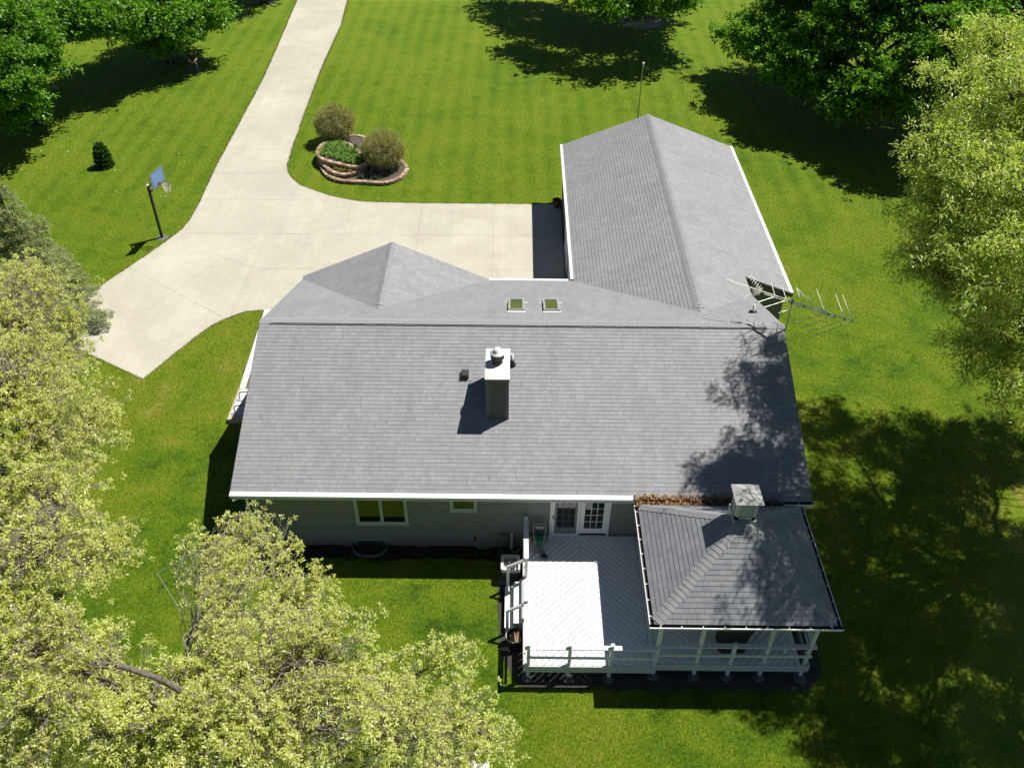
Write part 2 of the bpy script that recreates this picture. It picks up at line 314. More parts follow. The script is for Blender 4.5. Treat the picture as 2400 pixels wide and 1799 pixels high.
fill('walkway_edge', jitter([(-11.02,2.2),(-10.5,2.2),(-10.7,7.6),(-11.22,7.6)], .2, .06, 8, .06), .006, M['edge'])
fill('soil_bed', jitter([(-8.3,-5.36),(-8.3,-5.95),(-4,-5.98),(-1.2,-5.9),(.2,-6.1),(.2,-5.36)], .25, .08, 11, .0), .005, M['soil'])
fill('gravel_bed', jitter([(-.66,-5.36),(-.66,-7.0),(-.50,-9.4),(.05,-10.42),(4,-10.45),(8.2,-10.42),(8.75,-9.9),(8.75,-5.36)], .3, .05, 12), .009, M['gravel'])

# ------------------------------------------------------------------ house
XL, XR, DD, ZR, ZE = -8.74, 8.83, 5.89, 5.13, 2.90
SL = (ZR-ZE)/DD; AN = math.atan(SL); CA, SA = math.cos(AN), math.sin(AN)
def clip(poly, v0, v1):
    for lim, sg in ((v0, 1), (v1, -1)):
        out = []
        for i in range(len(poly)):
            a, b = poly[i], poly[(i+1) % len(poly)]; da, db = sg*(a[1]-lim), sg*(b[1]-lim)
            if da >= 0: out.append(a)
            if (da > 0) != (db > 0) and da != db and (da*db < 0):
                t_ = da/(da-db); out.append((a[0]+(b[0]-a[0])*t_, a[1]+(b[1]-a[1])*t_))
        poly = out
        if len(poly) < 3: return []
    return poly
def courses(mb, P0, U, V, poly, expo=.143, th=.009, back=.05, mi=0, wav=0.0):
    """overlapping courses laid on the plane P0 + u U + v V; every butt edge is real"""
    P0, U, V = Vector(P0), unit(U), unit(V); N = U.cross(V)
    vmin = min(p[1] for p in poly); vmax = max(p[1] for p in poly); i = 0; v = vmin
    at = lambda u, vv, h: P0 + U*u + V*vv + N*h
    while v < vmax - 1e-4:
        q = clip(poly, v, min(v+expo, vmax))
        if q:
            hh = lambda vv: th*(1-(vv-v)/expo)
            # split long courses so that butts sit a little unevenly
            mb.poly([at(a, b, hh(b)) for a, b in q], [(a, b) for a, b in q], mi)
            e = [p for p in q if abs(p[1]-v) < 1e-5]
            if len(e) >= 2:
                a0, a1 = min(p[0] for p in e), max(p[0] for p in e)
                mb.poly([at(a0, v, -.002), at(a1, v, -.002), at(a1, v, th), at(a0, v, th)], [(a0, v+.01), (a1, v+.01), (a1, v+.02), (a0, v+.02)], mi)
        v += expo
    n = len(poly)
    if back:
        mb.poly([at(a, b, -back) for a, b in poly][::-1], None, mi)
        for k in range(n):
            a, b = poly[k], poly[(k+1) % n]; mb.poly([at(*a, -back), at(*b, -back), at(*b, .001), at(*a, .001)], [(0, .02)]*4, mi)
def siding(mb, P0, U, V, poly, expo=.102, th=.014, back=0, mi=0):
    P0, U, V = Vector(P0), unit(U), unit(V); N = U.cross(V); v = min(p[1] for p in poly); vmax = max(p[1] for p in poly); at = lambda u, vv, h: P0 + U*u + V*vv + N*h; slot = .013
    while v < vmax - 1e-4:
        q = clip(poly, v, min(v+expo-slot, vmax))
        if q:
            mb.poly([at(a, b, th) for a, b in q], None, mi)
            for lim in (v, min(v+expo-slot, vmax)):
                e = [p for p in q if abs(p[1]-lim) < 1e-5]
                if len(e) >= 2: a0, a1 = min(p[0] for p in e), max(p[0] for p in e); mb.poly([at(a0, lim, -.012), at(a1, lim, -.012), at(a1, lim, th), at(a0, lim, th)], None, mi)
        v += expo
    mb.poly([at(a, b, -.012) for a, b in poly], None, mi)
def ridge_caps(mb, A, B, d1, d2, w_=.15, step=.145, th=.02, lift=.015):
    """bent cap shingles lapped from B towards A"""
    A, B = Vector(A), Vector(B); L = (B-A).length; t = (B-A).normalized(); d1, d2 = unit(d1), unit(d2)
    up = -(d1+d2).normalized(); n1 = t.cross(d1); n1 = n1 if n1.dot(up) > 0 else -n1; n2 = t.cross(d2); n2 = n2 if n2.dot(up) > 0 else -n2
    k = max(1, int(L/step))
    for i in range(k):
        a = A + t*(i*L/k); b = A + t*((i+1)*L/k + .01); h0, h1 = lift+th+rng.uniform(-.003, .003), lift
        wj = w_ + rng.uniform(-.006, .006)
        for d, nn, fl in ((d1, n1, 0), (d2, n2, 1)):
            q = [a + up*h0, b + up*h1, b + d*wj + nn*h1, a + d*wj + nn*h0]
            mb.poly(q if not fl else q[::-1])
            mb.poly([a + up*h0, a + d*wj + nn*h0, a + d*wj - nn*.01, a - up*.01])
            mb.poly([a + d*wj + nn*h0, b + d*wj + nn*h1, b + d*wj - nn*.02, a + d*wj - nn*.02])
house = thing('house', 'long grey ranch house with a shingled gable roof, chimney and an attached garage wing', 'house', (0, 0, 0))
LS = math.hypot(DD, ZR-ZE)
rb = MB()
courses(rb, (XL, -DD, ZE), (1,0,0), (0, CA, SA), [(0,.13),(12.16,.13),(12.16,0),(XR-XL,0),(XR-XL,LS),(0,LS)])
courses(rb, (XR, DD, ZE), (-1,0,0), (0,-CA,SA), [(0,0),(XR-XL,0),(XR-XL,LS),(0,LS)])
roof = rb.build('roof', M['roof'], house)
cb = MB(); cb.box((-8.36, -.15, ZR-.05), (8.25, .15, ZR+.012)); 
ridge_caps(cb, (-8.40, 0, ZR+.012), (8.28, 0, ZR+.012), (0,-CA,-SA), (0,CA,-SA), .17, .15, .012, .02)
ridge_caps(cb, (-8.76, 0, ZR+.0), (-8.40, 0, ZR+.0), (0,-CA,-SA), (0,CA,-SA), .15, .15, .01, .008)
ridge_caps(cb, (8.28, 0, ZR+.0), (8.85, 0, ZR+.0), (0,-CA,-SA), (0,CA,-SA), .15, .15, .01, .008)
cb.build('ridge_cap', M['cap'], roof)
# garage wing roof
WX, WZ, WL, WR, WF, WY = 6.392, 4.585, 2.08, 10.86, 18.31, 5.15
wl = MB(); dxl = WX-WL; Lw = math.hypot(dxl, WZ-ZE); courses(wl, (WL, WF, ZE), (0,-1,0), (dxl, 0, WZ-ZE), [(0,.11),(WF-5.4,.11),(WF-5.0,.3),(WF-1.3,Lw-.02),(WF-1.3,Lw),(0,Lw)], .143, .015)
dxr = WR-WX; Lr = math.hypot(dxr, WZ-ZE); vx = (WR-XR)*Lr/dxr
courses(wl, (WR, 1.3, ZE), (0,1,0), (-dxr, 0, WZ-ZE), [(WY-1.3,.11),(WF-1.3,.11),(WF-1.3,Lr),(0,Lr),(0,vx),(WY-1.3,vx)])
wroof = wl.build('wing_roof', M['roof'], house)
cb = MB(); ridge_caps(cb, (WX, 1.75, WZ), (WX, WF+.02, WZ), (-dxl,0,-(WZ-ZE)), (dxr,0,-(WZ-ZE)), .16, .15, .014, .016); cb.build('ridge_cap', M['cap'], wroof)
# front porch gable roof
GX, GZ = -5.02, 4.584
gb = MB(); s1 = (GZ-ZE)/3.86; s2 = (GZ-ZE)/3.776; z1_ = GZ-(GX-XL)*s1
courses(gb, (XL, 5.95, z1_), (0,-1,0), (GX-XL, 0, GZ-z1_), [(0,0),(4.6,0),(4.6,math.hypot(GX-XL, GZ-z1_)),(0,math.hypot(GX-XL, GZ-z1_))], .143, .014)
courses(gb, (GX+3.776, 1.35, ZE), (0,1,0), (-3.776,0,GZ-ZE), [(0,0),(4.6,0),(4.6,math.hypot(3.776, GZ-ZE)),(0,math.hypot(3.776, GZ-ZE))])
proof = gb.build('porch_roof', M['roof'], house)
cb = MB(); ridge_caps(cb, (GX, 1.72, GZ), (GX, 5.97, GZ), (-(GX-XL),0,-(GZ-z1_)), (3.776,0,-(GZ-ZE)), .16, .15, .014, .014); cb.build('ridge_cap', M['cap'], proof)
# rake and eave trim
def trim_board(name, a, b, wd, ht, mat='trimg'): m_ = MB(); m_.beam(a, b, wd, ht); return m_.build(name, M[mat], house)
for x, s_ in ((XL, -1), (XR, 1)):
    for y in (-DD, DD):
        if x == XR and y > 0: continue
        trim_board('rake_board', (x+s_*.012, 0, ZR-.10), (x+s_*.012, y, ZE-.10), .02, .15)
zxr = ZE+(WR-XR)*(WZ-ZE)/dxr
for a, b in (((GX,5.965,GZ-.10),(XL,5.965,z1_-.10)),((GX,5.965,GZ-.10),(GX+3.776,5.965,ZE-.10)),((WX,WF+.012,WZ-.10),(WL,WF+.012,ZE-.10)),((WX,WF+.012,WZ-.10),(WR,WF+.012,ZE-.10)),((WR,WY-.012,ZE-.11),(XR,WY-.012,zxr-.11))): trim_board('rake_board', a, b, .02, .15)
for y in (-DD+.25, DD-.25): trim_board('soffit', (XL+.02,y,ZE-.13), (XR-.02,y,ZE-.13), .5, .02, 'white')
trim_board('soffit', (WL+.1,6,ZE-.13), (WL+.1,WF-.05,ZE-.13), .2, .02, 'white'); trim_board('soffit', (WR-.15,WY+.05,ZE-.13), (WR-.15,WF-.05,ZE-.13), .3, .02, 'white')
# covered gutters
def gutter(a, b, out, name='gutter', cover=True, wd=.125, ht=.11, mat=None):
    """box gutter from a to b (top inner edge at a/b), OUT points away from the wall"""
    m = MB(); a, b, o = Vector(a), Vector(b), unit(out); up = Vector((0,0,1)); t = (b-a).normalized()
    P = lambda p, u_, v_: p + o*u_ + up*v_
    prof = [(0, .0), (0, -ht), (wd*.75, -ht), (wd, -ht*.45), (wd, 0), (wd-.022, .006), (wd-.022, -.012)]
    for i in range(len(prof)-1):
        (u0, v0), (u1, v1) = prof[i], prof[i+1]; m.poly([P(a,u0,v0), P(b,u0,v0), P(b,u1,v1), P(a,u1,v1)], None, 1 if (not cover and i in (0, 1)) else 0)
    for p in (a, b): m.poly([P(p,u_,v_) for u_, v_ in prof[:5]])
    if cover: m.poly([P(a,-.03,.022), P(b,-.03,.022), P(b,wd-.002,.004), P(a,wd-.002,.004)])
    else:
        m.poly([P(a,.012,-ht+.02), P(b,.012,-ht+.02), P(b,wd-.012,-ht*.45+.0), P(a,wd-.012,-ht*.45+.0)], None, 1)
        k = int((b-a).length/.52)
        for i in range(k):
            c = a + t*((i+.5)*(b-a).length/k); m.beam(P(c, .035, -.012), P(c, wd, .004), .02, .012)
    return m.build(name, [M['lip'], M['trough']], house if name == 'gutter' else None)
gutter((XL, -DD+.115, ZE+.035), (3.42, -DD+.115, ZE+.035), (0,-1,0), wd=.15)
gutter((7.95, -DD, ZE-.02), (XR+.03, -DD, ZE-.02), (0,-1,0), cover=False)
gutter((-1.24, DD, ZE), (WL-.12, DD, ZE), (0,1,0))
gutter((WL+.10, 5.95, ZE+.03), (WL+.10, WF+.02, ZE+.03), (-1,0,0), wd=.13)
gutter((WR-.10, WY, ZE+.03), (WR-.10, WF+.02, ZE+.03), (1,0,0), wd=.13)
dsp = MB(); dsp.box((1.86, 5.66, ZE-.13), (2.1, 5.95, ZE-.01)); dsp.build('gutter_outlet', M['black'], house)
d_ = MB(); d_.tube([(-8.62,-5.95,2.80),(-8.62,-5.8,2.66),(-8.45,-5.45,2.45),(-8.45,-5.44,.25),(-8.5,-5.7,.10)], .045, 8); d_.build('downspout', M['white'], house)

# walls, each course of siding is real
WY0 = -5.38
wb = MB(); H = 2.60
siding(wb, (-8.3, WY0, .27), (1,0,0), (0,0,1), [(0,0),(16.7,0),(16.7,2.56),(0,2.56)])
siding(wb, (-8.3, 5.38, .27), (0,-1,0), (0,0,1), [(0,0),(10.76,0),(10.76,2.5),(5.38,2.5+5.38*SL),(0,2.5)])
siding(wb, (8.4, -5.38, .27), (0,1,0), (0,0,1), [(0,0),(10.5,0),(10.5,2.5),(5.38,2.5+5.38*SL),(0,2.5)])
siding(wb, (8.4, 5.38, .27), (-1,0,0), (0,0,1), [(0,0),(16.7,0),(16.7,2.56),(0,2.56)])
wb.build('wall', M['side'], house)
wb = MB()
siding(wb, (2.26, WF-.35, .1), (0,-1,0), (0,0,1), [(0,0),(12.3,0),(12.3,2.72),(0,2.72)])
siding(wb, (10.6, WY+.15, .1), (0,1,0), (0,0,1), [(0,0),(12.8,0),(12.8,2.72),(0,2.72)])
siding(wb, (10.6, WF-.35, .1), (-1,0,0), (0,0,1), [(0,0),(8.34,0),(8.34,2.70),(4.2,4.33),(0,2.70)])
siding(wb, (8.3, WY+.15, .1), (1,0,0), (0,0,1), [(0,0),(2.3,0),(2.3,2.66),(0,3.5)])
wb.build('wing_wall', M['side'], house)
wb = MB(); siding(wb, (-1.5, 5.50, .27), (-1,0,0), (0,0,1), [(0,0),(6.9,0),(6.9,2.45),(3.5,4.05),(0,2.45)]); wb.build('porch_wall', M['side'], house)
fb = MB(); fb.box((-8.28, -5.365, -.3), (8.38, 5.36, .275)); fb.box((2.3, 5.3, -.3), (10.58, WF-.37, .11)); fo = fb.build('foundation', M['found'], house)
for x in (-8.27, 8.37): cbd = MB(); cbd.box((x-.06,-5.412,.25),(x+.06,-5.386,2.76)); cbd.build('corner_board', M['sash'], house)
def window(x0, x1, z0, z1, y, n, name='window'):
    f = MB(); t = .055; d = .05
    f.box((x0,y-d,z0),(x1,y,z0+t)); f.box((x0,y-d,z1-t),(x1,y,z1)); f.box((x0,y-d,z0+t),(x0+t,y,z1-t)); f.box((x1-t,y-d,z0+t),(x1,y,z1-t))
    wd = (x1-x0-2*t)/n; s = .05; fo_ = []
    for i in range(n):
        a = x0+t+i*wd; b = a+wd; e = d-.014
        f.box((a+.003,y-e,z0+t),(b-.003,y-.004,z0+t+s)); f.box((a+.003,y-e,z1-t-s),(b-.003,y-.004,z1-t)); f.box((a+.003,y-e,z0+t+s),(a+s,y-.004,z1-t-s)); f.box((b-s,y-e,z0+t+s),(b-.003,y-.004,z1-t-s))
    o = f.build(name, M['sash'], house)
    for i in range(n):
        a = x0+t+i*wd+s; b = a+wd-2*s; p = MB(); p.poly([(a,y-.022,z0+t+s),(b,y-.022,z0+t+s),(b,y-.022,z1-t-s),(a,y-.022,z1-t-s)]); p.build('pane', M['glass'], o)
    sl = MB(); sl.box((x0-.02,y-d-.02,z0-.03),(x1+.02,y-.002,z0-.002)); sl.build('sill', M['sash'], o)
window(-5.16, -3.50, 1.13, 2.62, WY0-.012, 2)
window(-2.16, -1.31, 1.79, 2.66, WY0-.012, 1)
# patio doors
def dframe(mb, x0, x1, z0, z1, y0, y1, t, tb=None):
    tb = tb or t
    mb.box((x0,y0,z0),(x0+t,y1,z1)); mb.box((x1-t,y0,z0),(x1,y1,z1)); mb.box((x0+t,y0,z0),(x1-t,y1,z0+tb)); mb.box((x0+t,y0,z1-t),(x1-t,y1,z1))
yd = WY0-.012
f = MB(); f.box((.98,yd-.05,.70),(1.04,yd,2.80)); f.box((2.80,yd-.05,.70),(2.87,yd,2.80)); f.box((.98,yd-.05,2.74),(2.87,yd-.001,2.80)); f.box((.98,yd-.07,.64),(2.87,yd-.001,.70))
door = f.build('patio_door', M['white'], house)
f = MB(); dframe(f, 1.045, 1.915, .705, 2.73, yd-.062, yd-.03, .075, .07); scr = f.build('storm_door', M['white'], door)
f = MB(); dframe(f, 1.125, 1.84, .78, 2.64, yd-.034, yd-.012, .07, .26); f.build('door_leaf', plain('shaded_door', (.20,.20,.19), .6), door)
def panes(x0, x1, z0, z1, nx, nz, y, par, mat):
    p = MB(); p.poly([(x0,y,z0),(x1,y,z0),(x1,y,z1),(x0,y,z1)]); p.build('pane', M['glass'], par)
    m_ = MB()
    for i in range(1, nx): xx = x0+(x1-x0)*i/nx; m_.box((xx-.009,y-.012,z0),(xx+.009,y-.002,z1))
    for i in range(1, nz): zz = z0+(z1-z0)*i/nz; m_.box((x0,y-.0115,zz-.009),(x1,y-.0025,zz+.009))
    m_.build('muntin', mat, par)
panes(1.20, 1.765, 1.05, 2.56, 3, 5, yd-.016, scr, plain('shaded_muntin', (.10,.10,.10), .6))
f = MB(); dframe(f, 1.93, 2.795, .80, 2.73, yd-.045, yd-.012, .135, .22); rl = f.build('glazed_door', M['white'], door)
panes(2.075, 2.65, 1.04, 2.58, 3, 5, yd-.026, rl, M['white'])
f = MB(); f.box((1.93,yd-.04,.705),(2.795,yd-.005,.795)); f.build('door_sill', M['dark'], door)
f = MB(); f.tube([(1.08,yd-.065,1.60),(1.08,yd-.11,1.60),(1.10,yd-.12,1.57),(1.17,yd-.12,1.56)], .014, 6); f.cbox((1.08,yd-.066,1.60),(.04,.012,.15)); f.build('door_handle', M['black'], scr)
f = MB(); f.box((1.0, yd-.04, .60), (2.87, yd-.002, .64)); f.build('threshold', M['trimg'], house)
# wall lamp, utility boxes, spigot, basement window
f = MB(); f.lathe((.62, yd-.05, 2.36), [(.0,.09),(.05,.085),(.06,.02),(.045,-.03),(0,-.035)], 10); f.cbox((.62,yd-.012,2.40),(.09,.03,.12)); f.build('wall_lamp', M['white'], house)
f = MB(); f.box((-.62,yd-.13,.30),(-.36,yd,.74)); f.cbox((-.49,yd-.14,.44),(.10,.03,.10)); f.tube([(-.55,yd-.05,.30),(-.55,yd-.05,.0)], .02, 6); f.build('meter_box', plain('meter_grey',(.12,.14,.135),.5), house)
f = MB(); f.tube([(-.22,yd-.05,.72),(-.22,yd-.05,.22),(-.22,yd-.12,.12)], .035, 8); f.build('vent_pipe', M['white'], house)
f = MB(); f.cbox((-1.40,yd-.01,.46),(.09,.02,.10)); f.tube([(-1.40,yd,.46),(-1.40,yd-.10,.46),(-1.40,yd-.12,.42)], .016, 6); f.cbox((-1.40,yd-.07,.50),(.06,.02,.012)); f.build('spigot', M['blackm'], house)
f = MB(); f.box((-5.28,-5.368,-.02),(-4.38,-5.35,.262)); bw = f.build('basement_window', M['dark'], house)
f = MB(); dframe(f, -5.28, -4.38, -.02, .262, -5.385, -5.369, .04); f.box((-5.24,-5.383,.10),(-4.42,-5.370,.13)); f.build('window_frame', M['trimg'], bw)
f = MB(); n_ = 16
for i in range(n_):
    a = math.pi*i/n_; b = math.pi*(i+1)/n_; q = lambda t_, r_, z: (-4.83+r_*.56*math.cos(t_), -5.37-(r_*.50)*math.sin(t_)**.7, z)
    f.poly([q(a,1,0),q(b,1,0),q(b,1,.13),q(a,1,.13)]); f.poly([q(a,1,.13),q(b,1,.13),q(b,1.05,.14),q(a,1.05,.14)]); f.poly([q(a,1.05,.14),q(b,1.05,.14),q(b,1.05,0),q(a,1.05,0)])
f.poly([(-4.83+.56*math.cos(math.pi*i/n_), -5.37-.5*math.sin(math.pi*i/n_)**.7, .012) for i in range(n_+1)], None, 1)
wwell = f.build('window_well', [plain('well_steel',(.14,.15,.16),.5,.2,6,.3), M['dark']], house)
# garage doors
for y0, y1 in ((7.1, 9.6), (10.5, 13.0)):
    f = MB()
    for i in range(4):
        f.box((2.20, y0, .04+i*.54), (2.25, y1, .04+i*.54+.525))
        for k2 in range(4): f.box((2.19, y0+.1+k2*.61, .12+i*.54), (2.20, y0+.57+k2*.61, .47+i*.54))
    f.build('garage_door', M['white'], house)
f = MB(); f.box((2.185,6.0,.02),(2.195,17.7,.10)); f.build('door_seal', M['black'], house)
# chimney
CX0, CX1, CY0, CY1 = -1.045, -.375, -3.375, -1.95
f = MB(); zt = 5.36
siding(f, (CX0,CY0,3.7), (1,0,0), (0,0,1), [(0,0),(.67,0),(.67,1.66),(0,1.66)]); siding(f, (CX0,CY1,3.7), (0,-1,0), (0,0,1), [(0,0),(1.425,0),(1.425,1.66),(0,1.66)])
siding(f, (CX1,CY0,3.7), (0,1,0), (0,0,1), [(0,0),(1.425,0),(1.425,1.66),(0,1.66)]); siding(f, (CX1,CY1,3.7), (-1,0,0), (0,0,1), [(0,0),(.67,0),(.67,1.66),(0,1.66)])
chim = f.build('chimney', M['sidedark'], house)
for x, s_ in ((CX0,1),(CX1,-1)):
    for y, t_ in ((CY0,1),(CY1,-1)):
        f = MB(); x0_, x1_, y0_, y1_ = x-s_*.022, x+s_*.09, y-t_*.022, y+t_*.09; q = [(x0_,y0_),(x1_,y0_),(x1_,y-t_*.008),(x-s_*.008,y-t_*.008),(x-s_*.008,y1_),(x0_,y1_)]; f.prism(q if s_*t_ > 0 else q[::-1], 3.72, zt); f.build('corner_trim', M['trimg'], chim)
f = MB(); f.box((CX0-.035,CY0-.035,zt),(CX1+.035,CY1+.035,zt+.15)); f.build('chimney_band', M['trimg'], chim)
f = MB(); f.mesh([(CX0-.045,CY0-.045,zt+.152),(CX1+.045,CY0-.045,zt+.152),(CX1+.045,CY1+.045,zt+.152),(CX0-.045,CY1+.045,zt+.152),(-.71,-2.66,zt+.185),(CX0-.045,CY0-.045,zt+.12),(CX1+.045,CY0-.045,zt+.12),(CX1+.045,CY1+.045,zt+.12),(CX0-.045,CY1+.045,zt+.12)],[(0,1,4),(1,2,4),(2,3,4),(3,0,4),(5,6,1,0),(6,7,2,1),(7,8,3,2),(8,5,0,3)])
f.build('chimney_cap', M['capmetal'], chim)
f = MB(); c_ = (-.72, -2.62, zt+.17); f.lathe(c_, [(.165,-.03),(.165,.14),(.15,.15),(.15,.18),(.215,.2),(.215,.36),(.20,.362)], 24); fl = f.build('flue_pipe', M['rust'], chim, True)
f = MB(); f.lathe(c_, [(.225,.36),(.228,.40),(.12,.425),(.115,.43),(.11,.52),(.0,.545)], 24); f.build('flue_cap', M['lip'], fl, True)
# roof fittings
def nz(y): return ZR - SL*abs(y)
RN = Matrix.Rotation(AN, 3, 'X'); RF = Matrix.Rotation(-AN, 3, 'X')
f = MB(); y_ = -1.91; f.cbox((-1.78, y_, nz(y_)+.015), (.42,.42,.012), RN, 1); q = MB()
b_ = Matrix.Translation((-1.78, y_, nz(y_)+.02)) @ RN.to_4x4()
f.mesh([b_ @ Vector(p) for p in ((-.12,-.15,0),(.12,-.15,0),(.12,.15,0),(-.12,.15,0),(-.12,-.15,.13),(.12,-.15,.13),(.12,.13,.12),(-.12,.13,.12),(-.10,-.11,.17),(.10,-.11,.17),(.10,.08,.155),(-.10,.08,.155))],
 [(0,1,5,4),(1,2,6,5),(2,3,7,6),(3,0,4,7),(4,5,9,8),(5,6,10,9),(6,7,11,10),(7,4,8,11),(8,9,10,11)])
f.build('roof_vent', [plain('vent_plastic',(.05,.05,.052),.28,.1,9), M['roof']], house)
f = MB(); y_ = -1.53; f.lathe((-.262,y_,nz(y_)), [(.13,-.06),(.12,.03),(.085,.06),(.075,.20),(.05,.21)], 14, 1); f.lathe((-.262,y_,nz(y_)), [(.048,.15),(.048,.44),(.036,.44),(.036,.2)], 12); f.build('plumbing_vent', [M['lip'], M['black']], house, True)
f = MB(); y_ = 1.5; f.lathe((8.22,y_,nz(y_)), [(.16,-.05),(.15,.02),(.07,.05),(.05,.09)], 14, 1); f.lathe((8.22,y_,nz(y_)), [(.045,0),(.045,.34),(.034,.34),(.034,.1)], 12); f.build('plumbing_vent', [M['lip'], M['black']], house, True)
for xa in (-.405, .845):
    T = Matrix.Translation((xa, 1.32, nz(1.32))) @ RF.to_4x4(); W_, L_ = .53, 1.42
    P_ = lambda x, y, z: T @ Vector((x, y, z)); f = MB()
    for a, b in (((-.02,-.02,-.02),(W_+.02,.05,.11)),((-.02,L_-.05,-.02),(W_+.02,L_+.02,.11)),((-.02,.05,-.02),(.05,L_-.05,.11)),((W_-.05,.05,-.02),(W_+.02,L_-.05,.11))): f.box(a, b, 0, T)
    f.box((-.06,-.14,.012),(W_+.06,-.022,.028),1,T); f.box((-.16,L_-.25,.012),(-.022,L_-.18,.026),1,T); f.box((W_+.022,L_-.25,.012),(W_+.16,L_-.18,.026),1,T)
    sk = f.build('skylight', [plain('skylight_frame',(.34,.34,.325),.4), M['lip']], house)
    f = MB(); f.poly([P_(.05,.05,.085),P_(W_-.05,.05,.085),P_(W_-.05,L_-.05,.085),P_(.05,L_-.05,.085)]); f.build('pane', M['skyg'], sk)

# ------------------------------------------------------------------ deck
DZ = .70
deck = thing('deck', 'white painted timber deck with chevron boards behind the house', 'deck', (2, -8, 0))
def clip_poly(poly, nx, ny, lo, hi):
    for lim, sg in ((lo, 1), (hi, -1)):
        out = []
        for i in range(len(poly)):
            a, b = poly[i], poly[(i+1) % len(poly)]; da, db = sg*(a[0]*nx+a[1]*ny-lim), sg*(b[0]*nx+b[1]*ny-lim)
            if da >= 0: out.append(a)
            if da*db < 0: t_ = da/(da-db); out.append((a[0]+(b[0]-a[0])*t_, a[1]+(b[1]-a[1])*t_))
        poly = out
        if len(poly) < 3: return []
    return poly
f = MB()
def boards(x0, x1, y0, y1, sx):
    """boards at 45 degrees; sx=+1 rises to the right"""
    nx, ny = -sx*math.sqrt(.5), math.sqrt(.5); rect = [(x0,y0),(x1,y0),(x1,y1),(x0,y1)]
    ds = [a*nx+b*ny for a, b in rect]; d = min(ds)-.1; bw_, gap = .135, .018
    d = math.floor(d/(bw_+gap))*(bw_+gap)
    while d < max(ds):
        q = clip_poly(rect, nx, ny, d, d+bw_)
        if q: dz = rng.uniform(-.002, .002); f.prism(q, DZ-.03, DZ+dz)
        d += bw_+gap
boards(.17, 1.98, -10.12, -5.46, 1); boards(1.984, 3.72, -10.12, -5.46, -1)
boards(3.88, 6.10, -10.02, -5.46, -1); boards(6.104, 7.80, -10.02, -5.46, 1)
f.box((3.735,-10.12,DZ-.03),(3.865,-5.46,DZ+.004)); f.box((7.815,-10.02,DZ-.03),(7.94,-5.46,DZ+.003))
f.build('deck_boards', M['deck'], deck)
f = MB()
f.box((.16,-10.16,.40),(3.80,-10.125,.685)); f.box((3.80,-10.06,.40),(8.20,-10.025,.69)); f.box((.135,-10.15,.40),(.165,-8.62,.68)); f.box((.135,-7.06,.40),(.165,-5.46,.68)); f.box((.135,-8.62,.5),(.165,-7.06,.68)); f.box((8.17,-10.02,.40),(8.2,-5.46,.69))
f.build('skirt_board', M['fascia'], deck)
f = MB()
for i in range(10): f.box((.2+i*.85,-10.0,.50),(.24+i*.85,-5.5,.665))
f.build('joist', M['trimg'], deck)
def post(x, y, z0, z1, w_=.09, tip=True, mat=None, par=None):
    p = MB(); p.cbox((x,y,(z0+z1)/2),(w_,w_,z1-z0))
    if tip: p.cbox((x,y,z1+.012),(w_+.012,w_+.012,.024)); 
    return p.build('post', mat or M['rail'], par or deck)
def footing(x, y, par=None):
    p = MB(); p.lathe((x,y,-.05),[(.17,0),(.165,.06),(.13,.085),(.0,.10)],14); p.cbox((x,y,.10),(.13,.13,.06)); return p.build('footing', M['footing'], par or deck, False)
for x in (.28, 1.42, 2.58): post(x, -10.09, .08, 1.66); footing(x, -10.10)
post(5.97, -9.99, .08, 1.62); footing(5.97, -10.0)
post(.23, -8.60, .08, 1.62); post(.23, -7.08, .08, 1.62); post(.23, -5.50, .40, 1.62)
def rail(a, b, wd, ht): p = MB(); p.beam(a, b, wd, ht); return p.build('rail', M['rail'], deck)
rail((.17,-10.085,1.512),(3.84,-10.085,1.512),.14,.038); rail((.22,-10.135,1.10),(3.84,-10.135,1.10),.038,.088)
rail((3.84,-9.985,1.532),(8.22,-9.985,1.532),.14,.038); rail((3.88,-10.035,1.13),(8.16,-10.035,1.13),.038,.088)
rail((.225,-7.03,1.512),(.225,-5.42,1.512),.15,.038); rail((.175,-7.03,1.10),(.175,-5.42,1.10),.038,.088)
rail((.225,-10.015,1.512),(.225,-8.58,1.512),.15,.038); rail((.175,-10.02,1.10),(.175,-8.6,1.10),.038,.088)
rail((8.14,-9.90,1.53),(8.14,-5.5,1.53),.14,.036); rail((8.16,-9.9,1.13),(8.16,-5.5,1.13),.038,.088)
stair = thing('deck_stairs', 'two white steps with slanted handrails at the open side of the deck', 'stairs', (-.1, -7.8, 0))
for x0, x1, z in ((-.41,-.17,.235),(-.14,.11,.47)):
    f = MB(); f.box((x0,-8.60,z-.035),(x1,-7.11,z)); f.build('tread', M['deck'], stair)
f = MB(); f.box((-.16,-8.57,.23),(-.135,-7.13,.43)); f.box((.1,-8.57,.47),(.128,-7.13,.66)); f.build('riser', M['fascia'], stair)
for y in (-8.57, -7.15):
    f = MB(); f.poly([(-.39,y-.02,0),(.12,y-.02,0),(.12,y-.02,.43),(-.13,y-.02,.43),(-.14,y-.02,.20),(-.39,y-.02,.20)]); f.poly([(-.39,y+.02,0),(.12,y+.02,0),(.12,y+.02,.43),(-.13,y+.02,.43),(-.14,y+.02,.20),(-.39,y+.02,.20)][::-1])
    f.box((-.39,y-.018,0),(-.37,y+.018,.2)); f.build('stringer', M['fascia'], stair)
for y, s_ in ((-8.64, -1), (-7.06, 1)):
    f = MB(); f.box((-.37,y-.03,.0),(-.28,y+.03,1.10)); f.build('post', M['rail'], stair)
    f = MB(); f.beam((.19,y,1.47),(-.33,y,1.125),.05,.085); f.build('handrail', M['rail'], stair)

